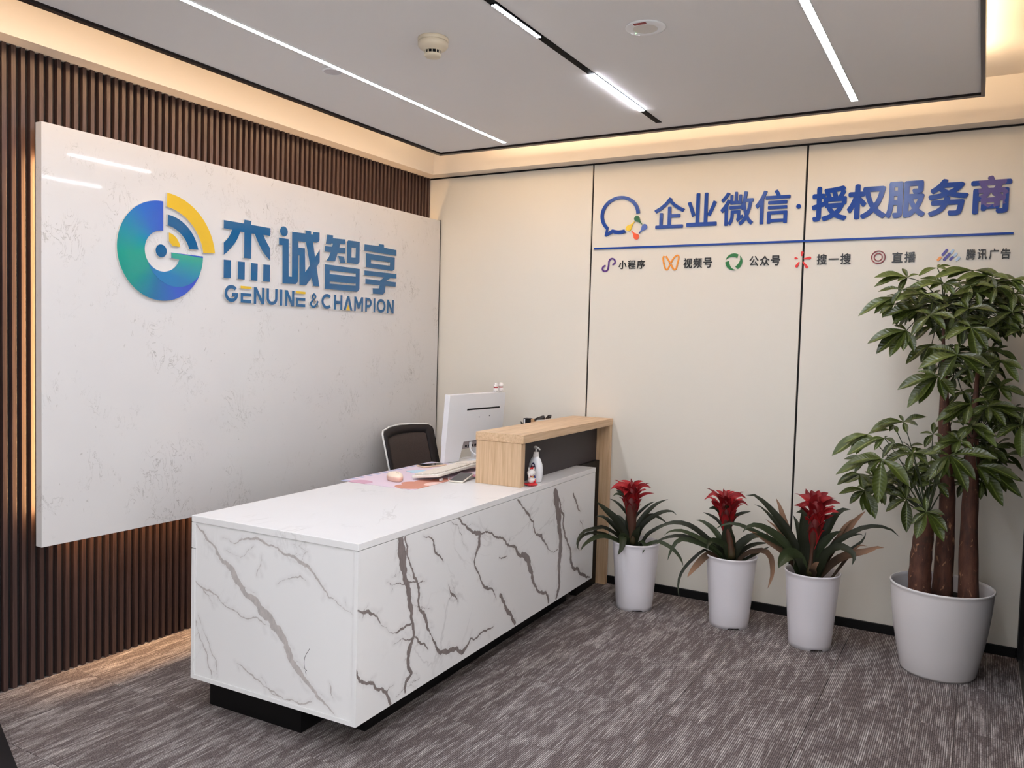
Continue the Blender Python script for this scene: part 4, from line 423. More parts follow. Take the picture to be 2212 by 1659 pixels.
TF=[[[0.029,0.11,1.64],[[0.079,0.104,1.591],[0.011,0.117,1.557],[-0.041,0.078,1.605],[-0.013,0.074,1.673],[0.075,0.128,1.635]]],[[0.053,0.042,1.684],[[0.072,0.075,1.696],[0.123,0.029,1.664],[0.115,0.023,1.613],[0.028,0.036,1.598],[-0.047,0.063,1.642],[-0.018,0.038,1.703]]],[[0.187,-0.017,1.612],[[0.255,-0.001,1.583],[0.231,-0.017,1.534],[0.153,0.001,1.546],[0.095,-0.003,1.585],[0.157,-0.05,1.617],[0.227,0.016,1.625]]],[[-0.18,0.07,1.648],[[-0.202,0.093,1.658],[-0.115,0.072,1.662],[-0.117,0.059,1.61],[-0.14,0.054,1.553],[-0.243,0.09,1.574],[-0.263,0.079,1.628]]],[[0.107,0.145,1.773],[[0.187,0.1,1.694],[0.08,0.159,1.704],[0.053,0.123,1.747],[0.093,0.155,1.791],[0.16,0.158,1.762]]],[[-0.01,0.037,1.632],[[-0.024,0.047,1.563],[-0.091,0.074,1.601],[-0.033,0.073,1.641],[0.05,0.064,1.634],[0.084,0.009,1.566]]],[[-0.052,0.191,1.631],[[-0.114,0.216,1.58],[-0.098,0.227,1.628],[-0.025,0.188,1.635],[0.016,0.211,1.596],[-0.03,0.142,1.54]]],[[0.13,0.007,1.613],[[0.093,-0.012,1.616],[0.156,0.009,1.622],[0.207,0.029,1.591],[0.18,0.031,1.545],[0.106,0.043,1.547],[0.054,0.022,1.579]]],[[-0.162,0.099,1.698],[[-0.119,0.081,1.638],[-0.196,0.067,1.601],[-0.249,0.07,1.657],[-0.237,0.092,1.723],[-0.135,0.131,1.716],[-0.053,0.123,1.68]]],[[0.15,-0.035,1.755],[[0.131,-0.068,1.678],[0.054,-0.028,1.713],[0.102,-0.031,1.759],[0.17,-0.039,1.771],[0.211,-0.071,1.733],[0.218,-0.018,1.684]]],[[-0.044,0.108,1.721],[[-0.037,0.106,1.735],[0.059,0.115,1.705],[0.013,0.115,1.634],[-0.103,0.075,1.644],[-0.121,0.127,1.713]]],[[0.113,0.151,1.6],[[0.148,0.162,1.629],[0.214,0.113,1.581],[0.169,0.123,1.529],[0.08,0.148,1.508],[0.049,0.142,1.563],[0.054,0.187,1.617]]],[[0.174,0.088,1.659],[[0.126,0.052,1.653],[0.185,0.12,1.678],[0.261,0.081,1.652],[0.24,0.095,1.599],[0.168,0.057,1.595],[0.083,0.097,1.607]]],[[0.043,-0.049,1.587],[[0.136,-0.071,1.53],[0.031,-0.05,1.498],[-0.028,-0.068,1.55],[-0.005,-0.095,1.617],[0.097,-0.065,1.592]]],[[0.146,0.191,1.723],[[0.105,0.142,1.661],[0.06,0.228,1.722],[0.155,0.216,1.741],[0.246,0.175,1.704],[0.183,0.221,1.656]]],[[0.161,0.056,1.608],[[0.087,0.094,1.585],[0.148,0.091,1.623],[0.218,0.016,1.598],[0.21,0.048,1.552],[0.123,0.013,1.52]]],[[0.05,-0.041,1.763],[[-0.011,-0.01,1.769],[0.06,-0.014,1.774],[0.139,-0.071,1.751],[0.108,-0.015,1.706],[0.038,-0.082,1.677],[-0.006,-0.036,1.722]]],[[-0.087,0.044,1.711],[[-0.002,0.007,1.653],[-0.1,0.029,1.615],[-0.16,0.035,1.674],[-0.121,0.015,1.723],[-0.041,0.077,1.712]]],[[-0.097,0.19,1.592],[[-0.176,0.217,1.589],[-0.078,0.172,1.617],[0.016,0.172,1.57],[-0.05,0.164,1.504],[-0.18,0.172,1.512]]],[[0.074,-0.038,1.731],[[0.122,-0.044,1.731],[0.152,-0.036,1.688],[0.092,-0.07,1.661],[0.024,-0.045,1.671],[-0.014,-0.087,1.717],[0.054,-0.027,1.754]]],[[-0.128,0.146,1.644],[[-0.159,0.098,1.666],[-0.075,0.099,1.65],[-0.013,0.107,1.602],[-0.09,0.133,1.559],[-0.169,0.157,1.581],[-0.191,0.176,1.62]]],[[0.023,-0.039,1.615],[[0.066,-0.059,1.552],[-0.015,-0.05,1.549],[-0.077,-0.088,1.603],[0.021,-0.023,1.626],[0.114,-0.044,1.606]]],[[0.057,0.213,1.652],[[0.122,0.241,1.601],[0.062,0.215,1.555],[-0.023,0.239,1.592],[-0.023,0.187,1.649],[0.054,0.245,1.682],[0.114,0.221,1.644]]],[[0.211,0.182,1.683],[[0.272,0.188,1.601],[0.18,0.16,1.605],[0.154,0.143,1.648],[0.175,0.192,1.687],[0.253,0.188,1.712],[0.28,0.186,1.657]]],[[0.21,0.22,1.666],[[0.263,0.18,1.615],[0.194,0.212,1.58],[0.155,0.179,1.631],[0.182,0.219,1.676],[0.25,0.196,1.658]]],[[0.131,0.028,1.751],[[0.185,0.011,1.771],[0.215,-0.01,1.715],[0.159,0.015,1.687],[0.085,0.064,1.679],[0.029,0.009,1.727],[0.101,0.044,1.764]]],[[0.111,0.137,1.565],[[0.059,0.113,1.566],[0.136,0.123,1.597],[0.211,0.132,1.554],[0.188,0.09,1.49],[0.089,0.145,1.47],[0.024,0.167,1.518]]],[[0.013,0.068,1.569],[[0.104,0.064,1.527],[0.022,0.028,1.492],[-0.067,0.031,1.516],[-0.027,0.031,1.568],[0.05,0.102,1.579]]],[[0.058,-0.046,1.393],[[0.149,-0.092,1.366],[0.078,-0.082,1.327],[0.004,-0.064,1.34],[-0.015,-0.044,1.399],[0.084,-0.021,1.408]]],[[0.004,0.077,1.465],[[-0.063,0.076,1.45],[-0.005,0.029,1.477],[0.077,0.089,1.475],[0.075,0.037,1.421],[0.019,0.032,1.394],[-0.057,0.032,1.401]]],[[-0.068,0.159,1.393],[[-0.129,0.19,1.362],[-0.099,0.11,1.403],[-0.028,0.186,1.403],[0.043,0.194,1.362],[-0.037,0.181,1.327],[-0.119,0.114,1.309]]],[[-0.034,0.079,1.589],[[-0.07,0.11,1.587],[0.016,0.049,1.604],[0.033,0.093,1.548],[-0.027,0.041,1.52],[-0.112,0.065,1.539]]],[[0.12,0.038,1.368],[[0.195,0.026,1.378],[0.2,0.023,1.309],[0.096,0.011,1.28],[0.031,0.006,1.335],[0.098,0.001,1.38]]],[[0.1,0.011,1.474],[[0.2,-0.01,1.467],[0.154,-0.008,1.4],[0.039,-0.026,1.39],[0.047,0.04,1.456],[0.102,0.033,1.511]]],[[0.111,0.07,1.393],[[0.053,0.087,1.314],[0.012,0.056,1.371],[0.077,0.092,1.419],[0.147,0.055,1.392],[0.174,0.081,1.359],[0.137,0.078,1.325]]],[[-0.006,0.167,1.609],[[0.033,0.159,1.529],[-0.036,0.121,1.548],[-0.067,0.119,1.581],[-0.035,0.134,1.62],[0.051,0.136,1.627],[0.07,0.194,1.576]]],[[0.156,0.126,1.475],[[0.099,0.154,1.431],[0.122,0.139,1.473],[0.21,0.117,1.498],[0.247,0.088,1.432],[0.162,0.123,1.397]]],[[0.146,0.173,1.489],[[0.073,0.199,1.491],[0.174,0.21,1.519],[0.204,0.198,1.462],[0.175,0.188,1.412],[0.068,0.172,1.419]]],[[-0.002,0.172,1.355],[[0.091,0.212,1.357],[0.079,0.201,1.295],[-0.004,0.161,1.269],[-0.068,0.134,1.301],[-0.079,0.166,1.354],[0.004,0.138,1.396]]],[[0.148,0.169,1.418],[[0.211,0.204,1.343],[0.103,0.123,1.341],[0.093,0.137,1.397],[0.142,0.155,1.452],[0.244,0.163,1.415]]],[[0.04,0.088,1.432],[[0.065,0.091,1.354],[-0.009,0.126,1.368],[-0.051,0.078,1.415],[0.011,0.05,1.468],[0.113,0.054,1.452],[0.111,0.123,1.393]]],[[0.003,0.101,1.45],[[-0.013,0.058,1.356],[-0.104,0.049,1.409],[-0.042,0.139,1.477],[0.053,0.142,1.45],[0.099,0.118,1.389]]],[[-0.061,0.193,1.476],[[-0.111,0.219,1.496],[-0.018,0.224,1.494],[0.031,0.166,1.448],[-0.008,0.205,1.394],[-0.089,0.201,1.411],[-0.145,0.205,1.443]]],[[-0.003,0.04,1.493],[[-0.047,0.026,1.483],[0.017,-0.006,1.498],[0.069,0.069,1.465],[0.029,0.049,1.41],[-0.08,0.037,1.425]]],[[0.206,-0.049,1.22],[[0.134,-0.097,1.215],[0.217,-0.049,1.231],[0.306,-0.036,1.206],[0.247,-0.035,1.143],[0.144,-0.039,1.147]]],[[0.099,0.164,1.104],[[0.046,0.145,1.101],[0.119,0.187,1.138],[0.162,0.166,1.091],[0.147,0.118,1.056],[0.088,0.176,1.028],[-0.001,0.155,1.045]]],[[0.243,-0.019,1.168],[[0.256,-0.044,1.102],[0.155,-0.007,1.101],[0.191,0.012,1.167],[0.269,-0.049,1.181],[0.319,0.014,1.136]]],[[0.127,-0.055,1.202],[[0.105,-0.047,1.203],[0.165,-0.022,1.207],[0.201,-0.047,1.173],[0.164,-0.033,1.128],[0.073,-0.048,1.117],[0.069,-0.068,1.174]]],[[0.078,0.178,1.204],[[0.029,0.148,1.144],[0.025,0.137,1.185],[0.064,0.189,1.218],[0.126,0.159,1.204],[0.157,0.14,1.165],[0.101,0.183,1.114]]],[[0.154,-0.034,1.231],[[0.249,-0.047,1.218],[0.211,-0.075,1.164],[0.128,-0.02,1.155],[0.065,-0.026,1.189],[0.092,0.001,1.248],[0.184,-0.072,1.255]]],[[0.035,0.154,1.284],[[0.046,0.135,1.298],[0.12,0.152,1.267],[0.089,0.111,1.198],[-0.018,0.117,1.215],[-0.043,0.153,1.274]]],[[0.045,0.011,1.08],[[0.095,-0.035,1.024],[0.011,-0.019,1.014],[-0.046,-0.022,1.061],[0.039,-0.036,1.108],[0.129,-0.03,1.083]]],[[0.11,0.081,1.289],[[0.104,0.105,1.317],[0.175,0.121,1.277],[0.168,0.036,1.222],[0.078,0.041,1.225],[0.023,0.091,1.269]]],[[0.236,0.01,1.17],[[0.212,0.046,1.095],[0.161,0.038,1.138],[0.22,-0.016,1.183],[0.316,0.031,1.177],[0.304,0.01,1.11]]],[[0.016,0.175,1.211],[[0.085,0.185,1.183],[0.049,0.164,1.121],[-0.039,0.161,1.153],[-0.029,0.15,1.201],[0.044,0.133,1.234]]],[[0.065,0.189,1.076],[[0.064,0.164,1.009],[-0.036,0.221,1.003],[-0.024,0.16,1.08],[0.07,0.196,1.083],[0.156,0.146,1.083],[0.118,0.162,1.03]]],[[0.109,0.182,1.236],[[0.085,0.18,1.253],[0.176,0.146,1.259],[0.214,0.177,1.198],[0.13,0.145,1.172],[0.067,0.188,1.173],[0.045,0.169,1.212]]],[[0.128,0.148,1.065],[[0.122,0.177,0.971],[0.057,0.14,1.019],[0.079,0.17,1.081],[0.192,0.106,1.09],[0.216,0.176,1.015]]],[[0.13,0.187,1.321],[[0.08,0.219,1.315],[0.169,0.187,1.355],[0.218,0.221,1.29],[0.148,0.18,1.255],[0.07,0.201,1.263]]],[[0.169,0.172,1.319],[[0.108,0.166,1.308],[0.166,0.132,1.357],[0.217,0.182,1.309],[0.238,0.15,1.27],[0.175,0.195,1.232],[0.116,0.123,1.267]]],[[0.171,0.01,1.219],[[0.157,-0.023,1.256],[0.221,0,1.218],[0.247,0.014,1.174],[0.187,-0.016,1.127],[0.117,0.016,1.159],[0.093,-0.041,1.209]]],[[0.239,0.205,1.208],[[0.172,0.197,1.169],[0.203,0.2,1.208],[0.273,0.159,1.236],[0.335,0.239,1.189],[0.303,0.213,1.128],[0.2,0.194,1.114]]],[[-0.031,0.175,1.017],[[-0.072,0.197,1.029],[0.012,0.152,1.019],[0.034,0.175,0.972],[-0.039,0.18,0.94],[-0.119,0.183,0.968]]],[[0.112,0.017,0.902],[[0.126,-0.011,0.93],[0.205,-0.03,0.897],[0.16,0.053,0.816],[0.055,0.022,0.828],[0.049,-0.008,0.891]]],[[-0.042,0.149,0.899],[[-0.099,0.123,0.823],[-0.118,0.104,0.877],[-0.062,0.149,0.906],[0.015,0.158,0.913],[0.072,0.121,0.87],[-0.006,0.181,0.807]]],[[0.079,0.048,1.029],[[0.165,0.023,0.988],[0.075,-0.001,0.941],[0.024,0.086,0.982],[0.029,0.05,1.045],[0.124,0.044,1.038]]],[[0.224,0.218,0.994],[[0.317,0.191,1.008],[0.301,0.254,0.922],[0.197,0.228,0.919],[0.145,0.207,0.964],[0.202,0.177,1.034]]],[[0.156,-0.023,1.042],[[0.158,-0.005,0.969],[0.095,0.006,0.983],[0.084,-0.03,1.035],[0.156,-0.037,1.055],[0.241,-0.018,1.051],[0.228,-0.047,0.996]]],[[0.175,0.094,1.002],[[0.08,0.07,0.998],[0.17,0.127,1.027],[0.241,0.074,1.009],[0.233,0.081,0.961],[0.184,0.068,0.913],[0.092,0.084,0.93]]],[[0.135,0.026,0.885],[[0.134,-0.011,0.81],[0.063,0.051,0.821],[0.088,0.043,0.869],[0.14,0.033,0.917],[0.207,0.061,0.881],[0.207,0.044,0.832]]],[[0.188,0.144,1.048],[[0.102,0.102,1.016],[0.151,0.16,1.057],[0.238,0.101,1.082],[0.292,0.169,1.024],[0.239,0.176,0.964],[0.142,0.138,0.962]]],[[0.12,0.054,0.939],[[0.093,0.06,0.863],[0.026,0.026,0.91],[0.107,0.026,0.95],[0.195,0.088,0.94],[0.165,0.049,0.89]]],[[0.192,0.038,0.927],[[0.232,0.037,0.847],[0.152,0.005,0.861],[0.093,0.011,0.898],[0.152,0.002,0.955],[0.249,0.064,0.951],[0.297,0.065,0.898]]],[[0.039,0.168,1.081],[[0.082,0.149,1.029],[0.024,0.126,1.013],[-0.045,0.143,1.033],[-0.009,0.124,1.083],[0.067,0.134,1.117],[0.103,0.132,1.069]]],[[0.184,0.141,0.964],[[0.244,0.154,0.912],[0.18,0.178,0.865],[0.105,0.095,0.907],[0.111,0.124,0.961],[0.189,0.104,0.992],[0.267,0.167,0.964]]],[[0.066,0.208,0.852],[[0.04,0.225,0.773],[-0.017,0.187,0.809],[0.005,0.219,0.865],[0.091,0.202,0.862],[0.141,0.202,0.836],[0.113,0.21,0.789]]],[[-0.171,0.069,0.911],[[-0.197,0.037,0.938],[-0.121,0.104,0.902],[-0.097,0.073,0.853],[-0.205,0.062,0.811],[-0.262,0.056,0.873]]],[[-0.097,0.059,0.992],[[-0.138,0.034,1.011],[-0.041,0.076,1.001],[-0.027,0.012,0.954],[-0.109,0.079,0.892],[-0.173,0.059,0.947]]],[[-0.288,0.007,0.827],[[-0.313,-0.014,0.851],[-0.221,-0.016,0.848],[-0.22,-0.016,0.797],[-0.25,-0.031,0.741],[-0.355,0.009,0.743],[-0.392,0.036,0.795]]],[[-0.027,-0.058,0.965],[[0.011,-0.068,0.903],[-0.087,-0.093,0.889],[-0.089,-0.098,0.952],[-0.019,-0.105,0.987],[0.068,-0.023,0.954]]],[[-0.279,0.132,0.844],[[-0.206,0.15,0.825],[-0.221,0.107,0.782],[-0.303,0.084,0.766],[-0.387,0.145,0.788],[-0.335,0.097,0.855],[-0.245,0.153,0.872]]],[[-0.355,0.12,0.928],[[-0.265,0.149,0.908],[-0.303,0.105,0.842],[-0.408,0.111,0.861],[-0.458,0.11,0.923],[-0.341,0.105,0.937]]],[[-0.263,0.102,0.819],[[-0.282,0.103,0.833],[-0.175,0.13,0.828],[-0.179,0.129,0.749],[-0.306,0.098,0.715],[-0.324,0.07,0.789]]],[[-0.042,-0.017,0.864],[[-0.091,0.002,0.777],[-0.115,-0.057,0.845],[-0.049,-0.005,0.901],[0.012,-0.014,0.852],[0.01,-0.063,0.809]]],[[-0.235,0.184,0.784],[[-0.238,0.2,0.697],[-0.333,0.154,0.729],[-0.273,0.165,0.789],[-0.183,0.171,0.798],[-0.169,0.144,0.751]]],[[-0.068,0.04,0.916],[[-0.168,0.034,0.881],[-0.114,0.073,0.933],[-0.024,0.046,0.931],[0.045,0.03,0.894],[-0.032,0.002,0.854],[-0.118,0.022,0.833]]],[[-0.134,-0.056,0.939],[[-0.093,-0.047,0.959],[-0.058,-0.063,0.909],[-0.123,-0.034,0.868],[-0.216,-0.039,0.873],[-0.184,-0.024,0.931]]],[[-0.279,0.144,0.802],[[-0.211,0.14,0.752],[-0.277,0.105,0.723],[-0.359,0.144,0.736],[-0.333,0.123,0.79],[-0.276,0.173,0.829],[-0.215,0.109,0.801]]],[[-0.332,0.175,0.843],[[-0.37,0.194,0.861],[-0.263,0.201,0.85],[-0.244,0.127,0.795],[-0.353,0.153,0.754],[-0.454,0.155,0.797]]],[[-0.199,0.152,0.899],[[-0.209,0.171,0.805],[-0.28,0.144,0.839],[-0.254,0.139,0.89],[-0.189,0.124,0.911],[-0.141,0.179,0.886],[-0.115,0.156,0.838]]],[[-0.171,0.083,1.012],[[-0.107,0.062,1.028],[-0.108,0.105,0.974],[-0.152,0.088,0.943],[-0.239,0.087,0.931],[-0.265,0.053,0.992],[-0.191,0.035,1.035]]],[[-0.182,0.112,0.87],[[-0.103,0.066,0.837],[-0.18,0.086,0.789],[-0.286,0.068,0.815],[-0.232,0.078,0.886],[-0.127,0.065,0.892]]],[[0.129,0.082,1.801],[[0.224,0.039,1.792],[0.213,0.065,1.73],[0.122,0.05,1.713],[0.057,0.06,1.751],[0.067,0.112,1.804],[0.138,0.082,1.819]]],[[0.119,0.031,1.598],[[0.195,-0.006,1.555],[0.134,0.003,1.536],[0.049,0.013,1.525],[0.024,-0.015,1.586],[0.101,0.036,1.62],[0.187,0.045,1.611]]],[[0.229,0.225,1.612],[[0.169,0.206,1.587],[0.192,0.218,1.641],[0.267,0.223,1.612],[0.323,0.241,1.574],[0.257,0.176,1.539],[0.171,0.214,1.531]]],[[0.198,0.218,1.719],[[0.21,0.236,1.635],[0.138,0.17,1.67],[0.145,0.204,1.728],[0.248,0.203,1.742],[0.255,0.177,1.679]]],[[0.219,0.164,1.761],[[0.196,0.173,1.773],[0.27,0.153,1.757],[0.306,0.173,1.696],[0.198,0.143,1.675],[0.125,0.116,1.727]]],[[0.106,0.027,1.69],[[0.1,0.011,1.605],[0.049,-0.009,1.643],[0.052,0.063,1.689],[0.113,0.059,1.703],[0.194,-0.004,1.684],[0.155,0.003,1.639]]],[[0.202,-0.038,1.627],[[0.149,-0.017,1.638],[0.25,-0.083,1.652],[0.26,-0.056,1.591],[0.21,-0.055,1.564],[0.119,-0.077,1.573]]],[[0.172,0.209,1.583],[[0.179,0.201,1.613],[0.248,0.223,1.566],[0.206,0.174,1.52],[0.111,0.231,1.505],[0.076,0.229,1.578]]],[[0.109,0.01,1.735],[[0.083,0.045,1.665],[0.034,0.022,1.712],[0.089,-0.019,1.759],[0.175,0.04,1.733],[0.181,-0.006,1.667]]],[[0.15,0.102,1.677],[[0.126,0.125,1.686],[0.199,0.096,1.689],[0.216,0.097,1.643],[0.176,0.133,1.615],[0.098,0.054,1.6],[0.051,0.106,1.656]]],[[0.224,0.041,1.728],[[0.179,0.061,1.733],[0.243,0.061,1.742],[0.305,0.061,1.713],[0.261,0.002,1.673],[0.202,0.067,1.647],[0.139,0.055,1.688]]],[[0.144,0.206,1.786],[[0.195,0.163,1.694],[0.075,0.175,1.708],[0.05,0.167,1.784],[0.155,0.184,1.802],[0.247,0.247,1.768]]],[[-0.189,0.067,1.651],[[-0.125,0.058,1.643],[-0.1,0.053,1.574],[-0.216,0.102,1.584],[-0.292,0.052,1.626],[-0.205,0.047,1.666]]],[[-0.159,0.046,1.666],[[-0.218,0.047,1.616],[-0.252,0.048,1.672],[-0.158,0.083,1.686],[-0.069,0.051,1.665],[-0.084,0.046,1.608],[-0.159,0.043,1.579]]],[[-0.097,-0.03,1.694],[[-0.164,-0.053,1.658],[-0.143,-0.037,1.722],[-0.026,-0.016,1.708],[-0.042,-0.033,1.647],[-0.106,-0.003,1.627]]],[[-0.25,-0.048,1.677],[[-0.309,-0.084,1.63],[-0.292,-0.086,1.678],[-0.206,-0.095,1.684],[-0.181,-0.073,1.637],[-0.237,-0.059,1.58]]],[[-0.105,0.129,1.726],[[-0.183,0.081,1.729],[-0.076,0.168,1.757],[-0.009,0.149,1.696],[-0.076,0.091,1.649],[-0.19,0.137,1.657]]],[[-0.222,-0.046,1.745],[[-0.227,-0.007,1.756],[-0.118,-0.05,1.737],[-0.16,-0.091,1.668],[-0.263,-0.058,1.677],[-0.326,-0.037,1.736]]],[[-0.197,0.177,1.731],[[-0.192,0.201,1.76],[-0.136,0.153,1.707],[-0.14,0.193,1.646],[-0.268,0.198,1.65],[-0.265,0.147,1.716]]],[[-0.047,0.176,1.673],[[-0.038,0.168,1.702],[0.035,0.139,1.664],[0.023,0.145,1.612],[-0.055,0.21,1.583],[-0.126,0.145,1.618],[-0.096,0.164,1.664]]]]
TK=[[[-0.083,-0.052,0.254,0.0571],[-0.087,-0.052,0.361,0.0547],[-0.089,-0.052,0.49,0.0511],[-0.082,-0.052,0.619,0.0488],[-0.074,-0.052,0.701,0.0452],[-0.072,-0.052,0.723,0.0357]],[[0.002,0.05,0.242,0.05],[0.003,0.05,0.34,0.0488],[0.003,0.05,0.525,0.0428],[0.004,0.05,0.741,0.0393],[-0.002,0.05,0.87,0.0345],[-0.023,0.049,1.082,0.0309],[-0.031,0.049,1.231,0.0297],[-0.037,0.049,1.359,0.0214],[-0.044,0.049,1.444,0.0107],[-0.05,0.049,1.55,0.0071],[-0.052,0.049,1.677,0.0059]],[[0.113,0.003,0.277,0.0464],[0.109,0.003,0.357,0.0464],[0.098,0.003,0.596,0.0416],[0.095,0.003,0.76,0.0381],[0.095,0.003,0.886,0.0345],[0.092,0.002,1.012,0.0309],[0.091,0.002,1.116,0.0238],[0.094,0.003,1.262,0.0119],[0.095,0.003,1.386,0.0083],[0.093,0.002,1.551,0.0059]]]
HUBROOT=[[-0.071,-0.052,0.716],[-0.038,0.049,1.38],[0.089,0.002,1.074],[-0.052,0.049,1.677]]
# ------------------------------------------------------------ signs
LM = Matrix(((0, 0, 1, 0), (1, 0, 0, 0), (0, 1, 0, 0), (0, 0, 0, 1)))   # (u,v,n) -> (n,u,v): sign facing +x
BM_ = Matrix(((1, 0, 0, 0), (0, 0, -1, 0), (0, 1, 0, 0), (0, 0, 0, 1)))  # (u,v,n) -> (u,-n,v): sign facing -y
def flat(name, polys, th, mf, ms, Mx, off, parent, org):
    """extruded flat piece from outlines (first) and holes"""
    cu = bpy.data.curves.new(name, 'CURVE'); cu.dimensions = '2D'; cu.fill_mode = 'BOTH'; cu.extrude = th/2
    for p in polys:
        s = cu.splines.new('POLY'); s.points.add(len(p)-1); s.use_cyclic_u = True
        for i, q in enumerate(p): s.points[i].co = (q[0]-org[0], q[1]-org[1], 0, 1)
    o = bpy.data.objects.new('t', cu); C.objects.link(o); bpy.context.view_layer.update()
    me = bpy.data.meshes.new_from_object(o.evaluated_get(bpy.context.evaluated_depsgraph_get()))
    bpy.data.objects.remove(o); bpy.data.curves.remove(cu)
    return fin(name, me, th, mf, ms, Mx, off, parent)
def fin(name, me, th, mf, ms, Mx, off, parent):
    me.materials.clear(); me.transform(Matrix.Translation((0, 0, off+th/2)))
    bm = bmesh.new(); bm.from_mesh(me); bmesh.ops.remove_doubles(bm, verts=bm.verts, dist=1e-6)
    for f in bm.faces: f.material_index = 0 if (abs(f.normal.z) > .7 and f.calc_center_median().z > off+th*.5) else 1; f.smooth = False
    bm.to_mesh(me); bm.free(); me.transform(Mx)
    me.name = name
    return link(name, me, [mf, ms], parent)
def ribbon(pts, wd, closed=False):
    n = len(pts); L = []; R = []
    for i in range(n):
        p = Vector(pts[i][:2])
        a = Vector(pts[(i-1) % n][:2]) if (i > 0 or closed) else None
        b = Vector(pts[(i+1) % n][:2]) if (i < n-1 or closed) else None
        t1 = (p-a).normalized() if a is not None else None; t2 = (b-p).normalized() if b is not None else None
        t = (t1+t2).normalized() if (t1 and t2) else (t1 or t2)
        nn = Vector((-t.y, t.x)); k = 1
        if t1 and t2: k = min(2.2, 1/max(.3, nn.dot(Vector((-t1.y, t1.x)))))
        L.append(tuple(p+nn*wd/2*k)); R.append(tuple(p-nn*wd/2*k))
    return [L+R[::-1]] if not closed else [L, R]
def arc(cx, cy, r, a0, a1, n, ry=None):
    return [(cx+r*math.cos(math.radians(a0+(a1-a0)*i/n)), cy+(ry or r)*math.sin(math.radians(a0+(a1-a0)*i/n))) for i in range(n+1)]
acr = mat('acrylic_edge', rgb(205, 203, 200), .15)
blueL = mat('blue_acrylic', rgb(18, 84, 132), .08, spec=.6)
yel = mat('yellow_acrylic', rgb(212, 174, 48), .15)
def m_grad(name, cx, cy, stops):
    m = mat(name, rgb(40, 90, 160), .06, spec=.6); t = NT(m); o = t.coord()
    s = t.n('SeparateXYZ'); t.l(o, s.inputs[0])
    a = t.m('ARCTAN2', t.m('SUBTRACT', s.outputs[2], cy), t.m('SUBTRACT', s.outputs[1], cx))
    a = t.m('ADD', a, t.m('MULTIPLY', t.m('LESS_THAN', a, 0.), 2*PI))
    f = t.m('DIVIDE', a, 2*PI)
    t.col(t.ramp(f, stops)); return m
SO = (-2.19, 1.82)
sg = empty('company_sign', (.0985, SO[0], SO[1]), 'blue, green and yellow company logo and lettering on the white stone panel', 'sign')
G = GC
gm = m_grad('logo_gradient', G['outer'][0]-SO[0], G['outer'][1]-SO[1], [(0, rgb(38, 90, 170)), (.24, rgb(48, 82, 182)), (.33, rgb(46, 98, 180)), (.44, rgb(34, 128, 150)), (.52, rgb(38, 142, 128)), (.62, rgb(36, 136, 128)), (.72, rgb(36, 104, 150)), (.82, rgb(50, 84, 180)), (.92, rgb(44, 66, 180)), (1, rgb(40, 80, 175))])
gs = m_grad('swirl_gradient', G['outer'][0]-SO[0]-.3, G['outer'][1]-SO[1], [(0, rgb(44, 150, 128)), (.5, rgb(36, 110, 165)), (.86, rgb(38, 106, 170)), (.955, rgb(40, 112, 165)), (1, rgb(46, 152, 126))])
TH = .012
def angd(c, p): return math.degrees(math.atan2(p[1]-c[1], p[0]-c[0]))
o_, i_ = G['outer'], G['inner']
a1 = angd(o_, G['cut1']); a2 = angd(o_, G['bar2']); b1 = angd(i_, G['cut2']); b2 = angd(i_, G['bar4'])
cpoly = arc(o_[0], o_[1], o_[2], a1, 360+a2, 90)+[G['bar1'], G['bar3'], G['bar4']]+arc(i_[0], i_[1], i_[2], 360+b2, b1, 60)
flat('logo_ring', [cpoly], TH, gm, acr, LM, 0, sg, SO)
sw = G['swirl']
# region of the ring inside the swirl circle
sa = -22; sb_ = -152
swp = [(G['bar2'][0]-.001, G['bar2'][1]-.001)]+arc(o_[0], o_[1], o_[2]-.0006, a2-2, -18, 6)+arc(sw[0], sw[1], sw[2], sa, sb_, 36)+arc(i_[0], i_[1], i_[2]+.0006, -152, b2-1, 30)+[(G['bar3'][0]+.001, G['bar3'][1]+.001), (G['bar1'][0]+.001, G['bar1'][1]-.001)]
swp = [p for p in swp if (Vector(p)-Vector(o_[:2])).length < o_[2]+.001]
flat('logo_swirl', [swp], .0008, gs, gs, LM, TH, sg, SO)
def ann(n, co, ci, p1, p2, p3, p4, m):
    P = arc(co[0], co[1], co[2], angd(co, p1), angd(co, p2), 30)+arc(ci[0], ci[1], ci[2], angd(ci, p4), angd(ci, p3), 30)
    flat(n, [P], TH, m, acr, LM, 0, sg, SO)
ann('logo_arc', G['yo'], G['yi'], G['y1'], G['y2'], G['y3'], G['y4'], yel)
ann('logo_arc', G['bo'], G['bi'], G['b1'], G['b2'], (-2.160, 1.9375), (-2.035, 1.8465), blueL)
flat('logo_arc', [arc(G['so'][0], G['so'][1], G['so'][2], angd(G['so'], G['s1']), angd(G['so'], G['s2']), 14)+[(-2.133, 1.8475), (-2.152, 1.868)]], TH, yel, acr, LM, 0, sg, SO)
flat('logo_dot', [arc(-2.192, 1.8195, .0288, 0, 350, 35)], TH, blueL, acr, LM, 0, sg, SO)
for k_, v in GLYPH.items(): flat('character', v, TH, blueL, acr, LM, 0, sg, SO)
flat('character', [arc(CDOT[0], CDOT[1], CDOT[2], 0, 348, 29, CDOT[3])], TH, blueL, acr, LM, 0, sg, SO)
TL = .0170
